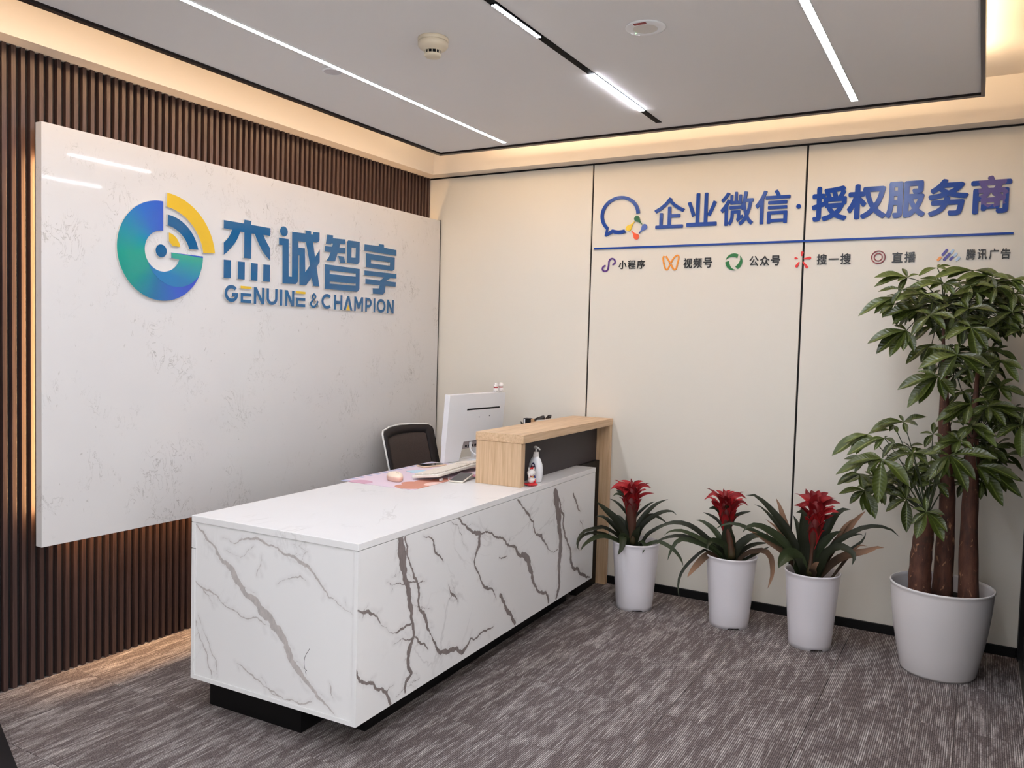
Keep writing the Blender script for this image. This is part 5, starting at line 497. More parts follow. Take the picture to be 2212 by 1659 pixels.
for ch, x0, x1, z0, z1 in LAT:
    z0, z1 = 1.6135, 1.6975
    h = TL/2; l, r_, b, t = x0+h, x1-h, z0+h, z1-h; mx = (l+r_)/2; mz = (b+t)/2
    R_ = []; Y = []
    if ch == 'G':
        R_.append(ribbon(arc(mx, mz, (r_-l)/2, 40, 345, 30, (t-b)/2)+[(r_-.001, mz-.004), (mx+.004, mz-.004)], TL))
    if ch == 'C': R_.append(ribbon(arc(mx, mz, (r_-l)/2+.004, 48, 312, 30, (t-b)/2), TL))
    if ch == 'O': R_.append(ribbon(arc(mx, mz, (r_-l)/2, 0, 350, 35, (t-b)/2), TL, True))
    if ch == 'E':
        R_.append(ribbon([(x1, b+.033), (l, b+.033), (l, b), (x1, b)], TL*.9)); Y.append([(x0, t-.004), (x1, t-.004), (x1, z1), (x0, z1)])
    if ch == 'N':
        R_ += [ribbon([(l, z0), (l, z1)], TL), ribbon([(r_, z0), (r_, z1)], TL), [[(x0, z1), (x0+TL*1.15, z1), (x1, z0), (x1-TL*1.15, z0)]]]
    if ch == 'U': R_.append(ribbon([(l, z1), (l, b+.026)]+arc(mx, b+.026, (r_-l)/2, 190, 350, 14, .026)+[(r_, b+.026), (r_, z1)], TL))
    if ch == 'I': R_.append(ribbon([((x0+x1)/2, z0), ((x0+x1)/2, z1)], TL))
    if ch == 'H': R_ += [ribbon([(l, z0), (l, z1)], TL), ribbon([(r_, z0), (r_, z1)], TL), ribbon([(l, mz), (r_, mz)], TL)]
    if ch == 'A':
        xm = (x0+x1)/2; R_.append([[(x0, z0), (xm-TL*.55, z1), (xm+TL*.55, z1), (x1, z0), (x1-TL*1.05, z0), (xm, z1-.026), (x0+TL*1.05, z0)]]); Y.append([(xm-.0165, z0), (xm+.0165, z0), (xm, z0+.036)])
    if ch == 'M':
        xm = (x0+x1)/2
        R_ += [ribbon([(l, z0), (l, z1)], TL*.9), ribbon([(r_, z0), (r_, z1)], TL*.9), [[(x0, z1), (x0+TL*1.1, z1), (xm, z0+.045), (x1-TL*1.1, z1), (x1, z1), (xm+TL*.45, z0+.014), (xm-TL*.45, z0+.014)]]]
    if ch == 'P':
        R_ += [ribbon([(l, z0), (l, z1)], TL), ribbon([(l, t)]+[(r_-.022, t)]+arc(r_-.020, t-.021, .020, 90, -90, 10, .021)+[(l, t-.042)], TL*.9)]
    if ch == '&':
        q = [(1.05, -.02), (.62, .36), (.28, .66), (.22, .84), (.42, 1.0), (.64, .84), (.54, .66), (.2, .44), (.0, .22), (.16, .02), (.46, -.02), (.76, .16), (.98, .46)]
        R_.append(ribbon([tuple(v)[:2] for v in spl([(l+a*(r_-l), b+c*(t-b), 0) for a, c in q], 34)], TL*.72))
    for j, p in enumerate(R_): flat('letter', p, TH-.0002*j, blueL, acr, LM, 0, sg, SO)
    for p in Y: flat('letter_accent', [p], TH, yel, acr, LM, 0, sg, SO)

# sign on the back wall
blueB = mat('royal_blue_acrylic', rgb(24, 66, 152), .22, spec=.3)
edgeB = mat('blue_edge', rgb(30, 54, 120), .3)
def m_film():
    m = mat('blue_acrylic_with_film', rgb(24, 66, 152), .25, spec=.3); t = NT(m); o = t.coord()
    s = t.n('SeparateXYZ'); t.l(o, s.inputs[0])
    nz = t.m('MULTIPLY', t.m('SUBTRACT', t.noise(o, 26, 4), .5), .09)
    u = t.m('ADD', s.outputs[0], nz); v = t.m('ADD', s.outputs[2], nz)
    cx, cz = 3.325-1.4, 2.245-2.23
    a = t.m('LESS_THAN', t.m('ABSOLUTE', t.m('SUBTRACT', u, cx)), .055); b_ = t.m('GREATER_THAN', v, cz-.065)
    f = t.m('MULTIPLY', a, b_)
    t.col(t.mix(f, rgb(24, 66, 152), rgb(92, 84, 146)))
    t.bump(t.noise(o, 60, 4, .6), .25, .004); return m
filmB = m_film()
def fontch(ch, x0, x1, z0, z1, th, off, mf, ms, parent, org, bold=.03, name='character'):
    cu = bpy.data.curves.new('f', 'FONT'); cu.body = ch; cu.size = 1; cu.extrude = .1; cu.resolution_u = 3
    o = bpy.data.objects.new('t', cu); C.objects.link(o); bpy.context.view_layer.update()
    me = bpy.data.meshes.new_from_object(o.evaluated_get(bpy.context.evaluated_depsgraph_get()))
    bpy.data.objects.remove(o); bpy.data.curves.remove(cu)
    v0 = [tuple(v.co) for v in me.vertices]; f0 = [tuple(p.vertices) for p in me.polygons]; bpy.data.meshes.remove(me)
    vs = []; fs = []; k_ = 0
    sh = [(0, 0)]+[(bold*math.cos(PI*q/4), bold*math.sin(PI*q/4)) for q in range(8)]
    for j, (sx_, sy_) in enumerate(sh):
        n0 = len(vs); vs += [(x+sx_, y+sy_, z*(1-.012*j)) for x, y, z in v0]; fs += [tuple(i+n0 for i in f) for f in f0]
    a = min(v[0] for v in vs); b = max(v[0] for v in vs); c = min(v[1] for v in vs); d = max(v[1] for v in vs)
    sx = (x1-x0)/(b-a); sz = (z1-z0)/(d-c) if (d-c) > .3 else sx; zc = (z0+z1)/2
    me = bpy.data.meshes.new(name)
    me.from_pydata([((x-a)*sx+x0-org[0], (y-(c+d)/2)*sz+zc-org[1], z/.2*th) for x, y, z in vs], [], fs)
    return fin(name, me, th, mf, ms, BM_, off, parent)
BO = (1.4, 2.23)
ps = empty('partner_sign', (BO[0], -.0002, BO[1]), 'royal blue Chinese lettering with a speech bubble logo and underline on the cream wall', 'sign')
TB_ = .008
bb_ = BUB; cx, cz = bb_['c']; rx, rz = bb_['rx'], bb_['rz']; kx = .83
bo = arc(cx, cz, rx, 2, 226, 50, rz)+bb_['tail']+arc(cx, cz, rx, 248, 290, 10, rz)+[bb_['end'][1]]+arc(cx, cz, rx*kx, 286, 248, 10, rz*kx*.97)+bb_['tin']+arc(cx, cz, rx*kx, 226, 2, 50, rz*kx)
flat('bubble_outline', [bo], TB_, blueB, edgeB, BM_, 0, ps, BO)
dcol = {'green': mat('green_acrylic', rgb(20, 92, 40), .25), 'yellow': mat('yellow_drop', rgb(238, 204, 52), .25), 'blue': mat('blue_drop', rgb(62, 92, 175), .25), 'orange': mat('orange_acrylic', rgb(232, 88, 48), .25)}
for a, b, k_ in bb_['drops']:
    r = bb_['dr']; A = Vector(a); D = (Vector(b)-A); L_ = D.length; D.normalize(); N_ = Vector((-D.y, D.x)); ang = math.degrees(math.atan2(D.y, D.x))
    P = [tuple(p) for p in arc(A.x, A.y, r, ang+60, ang+300, 20)]
    for s_, w_ in ((.62*r/L_+.15, .55), (.55, .28), (.8, .15), (1, .12)): P.append(tuple(A+D*L_*s_-N_*r*w_))
    for s_, w_ in ((1, .12), (.8, .15), (.55, .28), (.62*r/L_+.15, .55)): P.append(tuple(A+D*L_*s_+N_*r*w_))
    flat('logo_drop', [P], TB_, dcol[k_], dcol[k_], BM_, 0, ps, BO)
for c_, x0, x1, z0, z1 in TXT: fontch(c_, x0, x1, z0, z1, TB_, 0, filmB if c_ == '商' else blueB, edgeB, ps, BO, .016 if x0 < 2.45 else .034)
flat('middle_dot', [arc(TDOT[0], TDOT[1], .0125, 0, 340, 17)], TB_, blueB, edgeB, BM_, 0, ps, BO)
(ax, az), (bx_, bz) = UL
flat('underline', [[(ax, az-.0045), (bx_, bz-.0045), (bx_, bz+.0065), (ax, az+.0065)]], TB_, blueB, edgeB, BM_, 0, ps, BO)
blk = mat('black_lettering', rgb(16, 12, 12), .3)
names = [('purple curled link icon', 'leftmost'), ('orange butterfly icon', ''), ('green swirl icon', ''), ('red petal burst icon', ''), ('dark red double ring icon', ''), ('blue and orange slanted capsule icon', 'rightmost')]
orgs = [(1.45, 1.94), (1.86, 1.94), (2.2, 1.94), (2.56, 1.94), (2.92, 1.94), (3.3, 1.94)]
orgv = []
for i, (nm, _) in enumerate(names):
    og = orgs[i]
    t = empty('service_label', (og[0], -.0002, og[1]), nm+' with black Chinese caption under the blue line', 'sign', 'service captions under the blue line'); orgv.append(t)
    for c_, x0, x1, z0, z1 in SM[i]: fontch(c_, x0, x1, z0, z1, .005, 0, blk, blk, t, og, .016)
pur = mat('purple_acrylic', rgb(84, 48, 128), .3); org_ = mat('amber_acrylic', rgb(238, 150, 40), .3); grn = mat('green_icon', rgb(22, 110, 50), .3); red = mat('red_icon', rgb(222, 42, 38), .3); dred = mat('dark_red_icon', rgb(128, 20, 26), .3)
flat('icon', ribbon([tuple(v)[:2] for v in spl([(a, b, 0) for a, b in ICP], 40)], .0092), .005, pur, pur, BM_, 0, orgv[0], orgs[0])
flat('icon', ribbon([tuple(v)[:2] for v in spl([(a, b, 0) for a, b in ICW], 60)], .0085), .005, org_, org_, BM_, 0, orgv[1], orgs[1])
gx, gz, gr_ = ICG
for q in range(3):
    a0 = 60+q*120; P = arc(gx, gz, gr_, a0, a0+105, 16)
    n = 16; inn = []
    for i in range(n+1):
        f = i/n; a = math.radians(a0+105-f*118); rr = gr_*(.98-.42*math.sin(min(1, f*1.25)*PI*.55)) if f > 0 else gr_
        inn.append((gx+rr*math.cos(a), gz+rr*math.sin(a)))
    flat('icon_blade', [P+inn[1:]], .005, grn, grn, BM_, 0, orgv[2], orgs[2])
for a, b, w_ in ICR:
    A = Vector(a); Bv = Vector(b); D = (Bv-A).normalized(); an = math.degrees(math.atan2(D.y, D.x))
    P = arc(A.x, A.y, w_, an+90, an+270, 10)+arc(Bv.x, Bv.y, w_*.45, an-90, an+90, 8)
    flat('icon_petal', [P], .005, red, red, BM_, 0, orgv[3], orgs[3])
for rr in ICO[2:]:
    flat('icon_ring', [arc(ICO[0], ICO[1], rr, 0, 352, 44), arc(ICO[0], ICO[1], rr-.0048, 0, 352, 44)], .005, dred, dred, BM_, 0, orgv[4], orgs[4])
ccol = {'navy': mat('navy_capsule', rgb(66, 62, 150), .3), 'sky': mat('pale_blue_capsule', rgb(170, 196, 222), .3), 'orange': mat('orange_capsule', rgb(236, 150, 70), .3)}
for j, (a, b, k_) in enumerate(ICC):
    A = Vector(a); Bv = Vector(b); D = (Bv-A).normalized(); an = math.degrees(math.atan2(D.y, D.x)); r = .0058
    flat('icon_capsule', [arc(A.x, A.y, r, an+90, an+270, 10)+arc(Bv.x, Bv.y, r, an-90, an+90, 10)], .005+.0004*(k_ == 'navy'), ccol[k_], ccol[k_], BM_, 0, orgv[5], orgs[5])

# ------------------------------------------------------------ reception desk
DX, DY, DR = 1.5297, -2.4827, .0375; KS = .9886
ex = Vector((math.cos(DR), math.sin(DR), 0)); ey = Vector((-math.sin(DR), math.cos(DR), 0))
def DW(x, y, z): return Vector((DX, DY, 0))+ex*x*KS+ey*y*KS+Vector((0, 0, .7582+(z-.75)*KS-.0002))
dk = empty('reception_desk', (DX, DY, 0), 'long white marble-look reception desk with brown veins on a dark plinth', 'desk', rotz=DR); dk.scale = (KS,)*3; dk.location.z = .01653
def vmesh(name, u0, u1, v0, v1, veins, mp_, m, step=.006):
    nu = int((u1-u0)/step)+1; nv = int((v1-v0)/step)+1
    U = np.linspace(u0, u1, nu); V = np.linspace(v0, v1, nv); uu, vv_ = np.meshgrid(U, V)
    rs = np.random.RandomState(3)
    rg = random.Random(11)
    def jag(a, b, amp, out):
        a, b = list(a), list(b); L = math.hypot(b[0]-a[0], b[1]-a[1])
        if L < .009: out.append((a, b)); return
        nx, ny = -(b[1]-a[1])/L, (b[0]-a[0])/L; o = rg.uniform(-1, 1)*L*amp
        m = [(a[0]+b[0])/2+nx*o, (a[1]+b[1])/2+ny*o, max(.0006, (a[2]+b[2])/2*rg.uniform(.82, 1.2))]
        jag(a, m, amp, out); jag(m, b, amp, out)
    segs = []
    for l in veins:
        for a, b in zip(l[:-1], l[1:]):
            n0 = len(segs); jag(a, b, .13, segs)
            for sg_ in segs[n0:]:                      # fine feathers leaving the vein
                if rg.random() < .13:
                    an = math.atan2(b[1]-a[1], b[0]-a[0])+rg.choice((-1, 1))*rg.uniform(.35, 1.2); ll = rg.uniform(.012, .045)
                    q0 = [sg_[0][0], sg_[0][1], .0012]; jag(q0, [q0[0]+ll*math.cos(an), q0[1]+ll*math.sin(an), .0003], .16, segs)
            wm = max(a[2], b[2])
            if wm > .008:                              # a second strand beside broad veins
                of = rg.choice((-1, 1))*wm*1.5; L = math.hypot(b[0]-a[0], b[1]-a[1])+1e-9; nx, ny = -(b[1]-a[1])/L*of, (b[0]-a[0])/L*of
                jag([a[0]+nx*.3, a[1]+ny*.3, .0012], [b[0]+nx, b[1]+ny, .0009], .15, segs)
    F = np.full(uu.shape, -9.); du = U[1]-U[0]; dv = V[1]-V[0]; R_ = .03
    for a, b in segs:
        ax_, ay_, aw = a; bx2, by_, bw = b
        i0 = max(0, int((min(ax_, bx2)-R_-u0)/du)); i1 = min(nu, int((max(ax_, bx2)+R_-u0)/du)+2); j0 = max(0, int((min(ay_, by_)-R_-v0)/dv)); j1 = min(nv, int((max(ay_, by_)+R_-v0)/dv)+2)
        if i0 >= i1 or j0 >= j1: continue
        pu = uu[j0:j1, i0:i1]; pv = vv_[j0:j1, i0:i1]; dx, dy = bx2-ax_, by_-ay_; L2 = dx*dx+dy*dy+1e-12
        t = np.clip(((pu-ax_)*dx+(pv-ay_)*dy)/L2, 0, 1); dd = np.hypot(pu-ax_-t*dx, pv-ay_-t*dy); w_ = aw+(bw-aw)*t
        F[j0:j1, i0:i1] = np.maximum(F[j0:j1, i0:i1], .5+(w_*.78-dd)/.03)
    F = np.clip(F, 0, 1)
    vs = [mp_(a, b) for a, b in zip(uu.ravel(), vv_.ravel())]
    fs = [(j*nu+i, j*nu+i+1, (j+1)*nu+i+1, (j+1)*nu+i) for j in range(nv-1) for i in range(nu-1)]
    n0 = len(vs)
    # back face and rim so that the board is solid
    cor = [(u0, v0), (u1, v0), (u1, v1), (u0, v1)]
    bk = [mp_(a, b, .017) for a, b in cor]; vs += bk
    c = [0, nu-1, nv*nu-1, (nv-1)*nu]
    fs += [(n0+3, n0+2, n0+1, n0), (c[0], n0, n0+1, c[1]), (c[1], n0+1, n0+2, c[2]), (c[2], n0+2, n0+3, c[3]), (c[3], n0+3, n0, c[0])]
    me = bpy.data.meshes.new(name); me.from_pydata(vs, [], fs)
    at = me.attributes.new('vein', 'FLOAT', 'POINT'); at.data.foreach_set('value', np.concatenate([F.ravel(), np.zeros(4)]).astype(np.float32))
    return link(name, me, m, dk)
vmesh('front_board', .001, 2.153, .108, .7238, VF, lambda u, v, d=0: (-.0005-d, u, v), M_['marble_f'], .0032)
vmesh('end_board', -.793, -.018, .124, .7238, VE, lambda u, v, d=0: (u, .005+d, v), M_['marble_e'], .0032)
flat('scratch_mark', ribbon([tuple(v)[:2] for v in spl([(a, b, 0) for a, b in SCR], 20)], .0016), .0003, M_['black'], M_['black'], BM_, -.0048, dk, (0, 0))
wt = B(); wt.box((-.812, 0, .7252), (0, 2.1575, .75), .0015)
wt.done('worktop', M_['marble_t'], dk)
bx('far_end_board', (-.793, 2.135, .124), (-.018, 2.153, .7238), M_['marble_t'], dk)
bx('bottom_board', (-.812, .001, .108), (-.018, 2.153, .1235), M_['marble_t'], dk)
bx('edge_board', (-.0178, .0008, .108), (-.0006-.017, .0175, .7238), M_['marble_t'], dk) if False else None
bk1 = bx('back_board', (-.812, .001, .124), (-.7945, .40, .62), M_['marble_t'], dk); bx('drawer_front', (-.812, .001, .6235), (-.7945, .40, .7238), M_['marble_t'], dk)
bx('side_board', (-.79, .40, .124), (-.02, .418, .7238), M_['marble_t'], dk)
bx('plinth', (-.78, .07, -.0165), (-.307, 2.05, .1078), M_['black'], dk); bx('plinth', (-.306, .202, -.0165), (-.113, 2.05, .1078), M_['black'], dk)
# raised oak counter
oc = empty('raised_counter', DW(-.17, 1.9, .75), 'raised oak bar with dark back board at the far end of the desk', 'counter', rotz=DR); oc.scale = (KS,)*3
def ob(n, a, b, m, bev=.001): return bx(n, (a[0]+.17, a[1]-1.9, a[2]-.75), (b[0]+.17, b[1]-1.9, b[2]-.75), m, oc, bev)
ob('counter_top', (-.303, 1.297, .9655), (-.036, 2.503, 1.0065), M_['oak_y'])
ob('end_panel', (-.300, 1.300, .7502), (-.048, 1.342, .9645), M_['oak_z'])
ob('support_leg', (-.300, 2.462, -.0165), (-.038, 2.501, .9645), M_['oak_z'])
ob('back_panel', (-.140, 1.3425, .7503), (-.122, 2.4615, .9645), M_['dark'], 0)
ob('lower_panel', (-.140, 2.1585, -.0165), (-.100, 2.4615, .7500), M_['black'], 0)

# ------------------------------------------------------------ things on the desk
ZT = .7502
def m_pad():
    m = mat('printed_mat', rgb(214, 196, 206), .7); t = NT(m); o = t.coord(); s = t.n('SeparateXYZ'); t.l(o, s.inputs[0]); x, y = s.outputs[0], s.outputs[1]
    def ell(cx, cy, rx_, ry_):
        a = t.m('POWER', t.m('DIVIDE', t.m('SUBTRACT', x, cx), rx_), 2.); b = t.m('POWER', t.m('DIVIDE', t.m('SUBTRACT', y, cy), ry_), 2.)
        return t.m('LESS_THAN', t.m('ADD', a, b), 1.)
    c = t.mix(t.noise(o, 3, 2), rgb(226, 204, 214), rgb(214, 200, 216))
    c = t.mix(ell(.10, .03, .06, .05), c, rgb(205, 160, 180))
    for e in ((.36, .06, .07, .06), (.33, .14, .06, .055), (.40, .12, .05, .09), (.35, .22, .055, .06), (.39, .30, .05, .07)): c = t.mix(ell(*e), c, rgb(200, 138, 118))
    c = t.mix(ell(.41, .19, .035, .06), c, rgb(240, 205, 195))
    st_ = t.m('MULTIPLY', t.m('LESS_THAN', x, .035), t.m('LESS_THAN', t.m('FRACT', t.m('MULTIPLY', y, 16.)), .55))
    c = t.mix(st_, c, rgb(172, 176, 205)); t.col(c); return m
padm = B().box((0, 0, 0), (.425, .80, .002), .0008, 1).done('desk_mat', m_pad(), loc=DW(-.857, .94, ZT), rotz=DR); tagk(padm, 'pale pink and lilac printed desk mat with terracotta blob pattern', 'desk mat')
ZP = ZT+.0021
# mouse
ms = empty('computer_mouse', DW(-.645, 1.10, ZP), 'cream and pink wireless computer mouse on the desk mat', 'mouse', rotz=DR+math.radians(-35)); ms.scale = (1.2,)*3
def mfn(sc, z0, z1, n=20):
    prof = []
    for i in range(7):
        f = i/6; prof.append((math.cos(f*PI/2*.98), z0+(z1-z0)*math.sin(f*PI/2)))
    return prof
def mshape(p, a): return (p[0]*.052*(1), p[1]*.031*(1-.12*math.cos(a)), p[2])
b_ = B(); b_.lathe([(.86, 0), (.97, .006), (1.0, .014), (.97, .020)], 32, fn=mshape, close=True); b_.done('mouse_base', mat('pink_plastic', rgb(226, 184, 166), .4), ms)
b_ = B(); b_.lathe([(.965, .0202), (.92, .026), (.78, .0305), (.5, .0345), (.2, .036), (.001, .0362)], 32, fn=mshape); b_.done('mouse_shell', mat('cream_plastic', rgb(244, 226, 204), .4), ms)
bx('mouse_split', (.004, -.0006, .0352), (.044, .0006, .0366), mat('seam_dark', rgb(150, 110, 100), .5), ms)
bx('scroll_wheel', (.018, -.0035, .031), (.030, .0035, .0390), mat('wheel_cream', rgb(240, 222, 200), .5), ms, .001)
# keyboard
kb = empty('keyboard', DW(-.535, 1.44, ZP), 'cream wired keyboard tilted on its back feet beside the monitor', 'keyboard', rotz=DR+math.radians(4))
KM = Matrix.Rotation(math.radians(-7), 4, 'Y')
kx0, kx1 = -.075, .075; ky = .265
kbb = B().box((kx0, -ky, .004), (kx1, ky, .019), .004); kbb.xf(Matrix.Translation((0, 0, .012)) @ KM @ Matrix.Translation((0, 0, 0))); kbb.done('keyboard_case', mat('cream_case', rgb(238, 232, 222), .45), kb)
keys = B(); 
for r in range(6):
    for c in range(22):
        x = kx0+.012+r*.0215; y = -ky+.012+c*.0232
        if c in (16,) : continue
        keys.box((x, y, .0195), (x+.018, y+.0195, .0265), .0015, 1)
keys.xf(Matrix.Translation((0, 0, .012)) @ KM); kk = keys.done('keys', mat('cream_keys', rgb(226, 216, 204), .55), kb); kk['kind'] = 'stuff'
for y in (-.21, .21): bx('foot', (.056, y-.012, -.0002), (.063, y+.012, .011), M_['white'], kb)
# monitor (all in one computer), screen towards the chair
mn = empty('all_in_one_computer', DW(-.768, 1.727, ZT), 'white all-in-one computer monitor seen from behind, leaning back, on the desk', 'computer', rotz=DR-.122)
TLT = Matrix.Rotation(.082, 4, 'Y')
shell = [(0, 0), (.150, 0), (.168, .078), (.54, .080), (.54, .388), (0, .388)]
cu_o = flat('computer_shell', [[(a, b+.004) for a, b in [(.0, .0), (.134, .0), (.160, .110), (.54, .116), (.54, .388), (.0, .388)]]], .03, M_['white'], M_['white'], Matrix(((0, 0, 1, 0), (1, 0, 0, 0), (0, 1, 0, 0), (0, 0, 0, 1))), -.018, mn, (0, 0)); cu_o.data.transform(TLT)
def mb(n, u0, u1, v0, v1, d0, d1, m, bev=0):
    q = B().box((d0, u0, v0), (d1, u1, v1), bev); q.xf(TLT); return q.done(n, m, mn)
mb('screen_bezel', 0, .54, .10, .392, -.024, -.0185, M_['white']); mb('screen', .008, .532, .112, .382, -.0255, -.0242, mat('dark_screen', rgb(24, 26, 32), .15))
mb('vent_slot', .167, .489, .2975, .3075, .0105, .0125, M_['black'])
for u, v in ((.289, .253), (.391, .255), (.284, .137)):
    mb('screw_hole', u-.003, u+.003, v-.003, v+.003, .0108, .0125, M_['black'])
mb('port_block', .165, .50, .070, .1145, -.017, .002, mat('port_grey', rgb(150, 140, 140), .5))
for q in range(5): mb('port', .19+q*.03, .208+q*.03, .078, .090, .0018, .0032, M_['black'])
mb('stand', .30, .52, .002, .07, -.03, -.01, M_['white']); bx('stand_foot', (-.06, .25, .0002), (.05, .53, .0055), M_['white'], mn)
cb = B().tube([tuple(v) for v in spl([(.004, .235, .105), (.012, .235, .075), (.02, .245, .045), (.05, .29, .02), (.10, .36, .008), (.12, .42, .006)], 16)], .0045, 8); cb.done('cable', M_['white'], mn)
mb('cable_plug', .226, .244, .072, .108, .002, .013, M_['white'], .002)
# two small cat ornaments on top of the monitor
collar = mat('red_collar', rgb(176, 30, 40), .5); cw = mat('white_ceramic', rgb(238, 232, 228), .3)
def cat(loc, rz, s, label, grp):
    t = empty('cat_figurine', loc, label, 'figurine', grp, rz)
    q = B(); q.sphere((0, 0, .42*s), .42*s, (1, .9, 1.0), 14); q.sphere((.30*s, .17*s, .12*s), .15*s, seg=10); q.sphere((.30*s, -.17*s, .12*s), .15*s, seg=10); q.done('body', cw, t)
    q = B(); q.sphere((0, 0, 1.08*s), .40*s, (1, 1.08, .9), 14)
    for sy in (-1, 1): q.tube([(0, sy*.24*s, 1.30*s), (0, sy*.26*s, 1.42*s), (0, sy*.28*s, 1.56*s)], [.13*s, .09*s, .01*s], 8)
    q.done('head', cw, t)
    B().lathe([(.30*s, .70*s), (.34*s, .74*s), (.34*s, .80*s), (.30*s, .84*s)], 16).done('collar', collar, t)
    B().tube([tuple(v) for v in spl([(-.32*s, 0, .18*s), (-.5*s, .08*s, .25*s), (-.52*s, .12*s, .45*s)], 6)], [.08*s, .08*s, .08*s, .07*s, .06*s, .04*s], 6).done('tail', cw, t)
    return t
mtop = lambda u, d: mn.matrix_world @ (TLT @ Vector((d, u, .3925)))
bpy.context.view_layer.update()
cat(mtop(.455, -.004), DR-.122+PI, .037, 'small white cat ornament with red collar on the monitor top, left one', 'cat ornaments on the monitor')
cat(mtop(.507, -.004), DR-.122+PI, .040, 'small white cat ornament with red collar at the right corner of the monitor top', 'cat ornaments on the monitor')
# phones, papers
def phone(loc, rz, tilt, label, case, scr, L=.155, W_=.075):
    t = empty('smartphone', loc, label, 'phone', None, rz); R = Matrix.Rotation(tilt, 4, 'X')
    q = B().box((-W_/2, 0, 0), (W_/2, L, .009), .004, 3); q.xf(R); q.done('case', case, t)
    q = B().box((-W_/2+.004, .004, .0088), (W_/2-.004, L-.004, .0096)); q.xf(R); q.done('screen', scr, t); return t
glass = mat('phone_glass', rgb(30, 24, 24), .08)
phone(DW(-.79, 1.53, ZP), DR+math.radians(-22), 0, 'smartphone in a tan case lying on the desk mat under the monitor', mat('tan_case', rgb(226, 196, 170), .5), glass)
t = phone(DW(-.375, 1.235, ZT), DR+math.radians(10), math.radians(7), 'white-edged smartphone propped against the oak counter end', mat('white_case', rgb(236, 228, 214), .4), glass)
q = B().box((-.03, -.045, 0), (.03, .045, .009), .004); q = q.done('card_holder', mat('white_pad', rgb(228, 222, 222), .5), None, DW(-.40, 1.40, ZT), DR); tagk(q, 'flat white rounded charging pad behind the propped phone', 'charging pad')
nt = mat('pink_paper', rgb(226, 160, 180), .7)
for i, (x, y, a) in enumerate(((-.375, 1.42, .3), (-.41, 1.375, -.4))):
    q = B().box((-.025, -.025, 0), (.025, .025, .004)); q = q.done('sticky_note', nt, None, DW(x, y, ZT+.0092+.0042*i), DR+a); tagk(q, ('pink sticky note pad lying on the white charging pad', 'upper pink sticky note pad turned askew on the charging pad')[i], 'sticky notes')
q = B().box((-.035, -.05, 0), (.035, .05, .0015)).done('note_paper', mat('blue_paper', rgb(186, 214, 230), .7), None, DW(-.715, 1.40, ZP), DR-.5); tagk(q, 'pale blue paper note on the desk mat beside the keyboard', 'paper')
kc = B().tube([tuple(DW(x, y, z)) for x, y, z in [(-.50, 1.36, ZP+.012), (-.46, 1.30, ZP+.004), (-.425, 1.25, ZT+.0045), (-.40, 1.245, ZT+.0035)]], .002, 6).done('keyboard_cable', M_['white']); tagk(kc, 'short white cable running from under the keyboard to the phone', 'cable')
# hand soap bottle in the nook
bt = empty('soap_bottle', DW(-.068, 1.505, ZT), 'white pump soap bottle with navy oval label in the oak nook', 'bottle', None, DR+math.radians(-30))
wp = mat('bottle_white', rgb(244, 244, 246), .3)
def bs(p, a): return (p[0], p[1]*.62, p[2])
B().lathe([(.0, .001), (.034, .001), (.040, .006), (.046, .03), (.048, .06), (.044, .09), (.032, .115), (.020, .126), (.015, .128)], 36, fn=bs, close=False).done('body', wp, bt)
B().lathe([(.0155, .126), (.0155, .138), (.013, .139), (.013, .150), (.006, .151)], 20).done('collar', mat('pump_grey', rgb(214, 208, 204), .4), bt)
q = B(); q.tube([(0, 0, .15), (0, 0, .170)], .004, 8); q.tube([tuple(v) for v in spl([(-.018, 0, .172), (0, 0, .174), (.016, 0, .172), (.034, 0, .166)], 8)], [.0045, .007, .007, .006, .0055, .005, .004, .0035], 8); q.done('pump_head', mat('pump_clear', rgb(220, 216, 214), .3), bt)
def decal(name, cy, cz, ry, rz_, m, off=.0008, shape=None):
    pts = shape or [(cy+ry*math.cos(2*PI*i/24), cz+rz_*math.sin(2*PI*i/24)) for i in range(24)]
    rp = [(.034, .001), (.040, .006), (.046, .03), (.048, .06), (.044, .09), (.032, .115), (.02, .126)]
    def R(z):
        for (r1, z1), (r2_, z2) in zip(rp[:-1], rp[1:]):
            if z1 <= z <= z2: return r1+(r2_-r1)*(z-z1)/(z2-z1)
        return .03
    vs = []
    c0 = (sum(p[0] for p in pts)/len(pts), sum(p[1] for p in pts)/len(pts))
    for (y, z) in [c0]+[(c0[0]+(p[0]-c0[0])*.5, c0[1]+(p[1]-c0[1])*.5) for p in pts]+pts:
        r = R(z); xx = y/ r; xx = max(-.97, min(.97, xx)); vs.append((y, -math.sqrt(1-xx*xx)*r*.62-off, z))
    n = len(pts); fs = [(0, 1+i, 1+(i+1) % n) for i in range(n)]+[(1+i, 1+n+i, 1+n+(i+1) % n, 1+(i+1) % n) for i in range(n)]
    q = B(); q.poly(vs, fs); return q.done(name, m, bt)
nav = mat('navy_label', rgb(30, 28, 70), .35)
decal('label_border', .014, .072, .0185, .030, mat('label_white', rgb(235, 235, 240), .4), .0005); decal('label', .014, .072, .0165, .028, nav, .0010)
decal('label_mark', .014, .072, .011, .008, mat('label_red', rgb(196, 60, 66), .4), .0015); decal('label_mark', .014, .087, .010, .005, mat('label_pale', rgb(220, 216, 226), .4), .0015); decal('label_mark', .014, .055, .010, .004, mat('label_pale2', rgb(220, 216, 226), .4), .0015)
decal('label_flash', .022, .028, .010, .014, mat('label_blue', rgb(40, 66, 170), .4), .0008); decal('label_flash', .016, .040, .008, .006, mat('label_sky', rgb(90, 160, 225), .4), .0012)
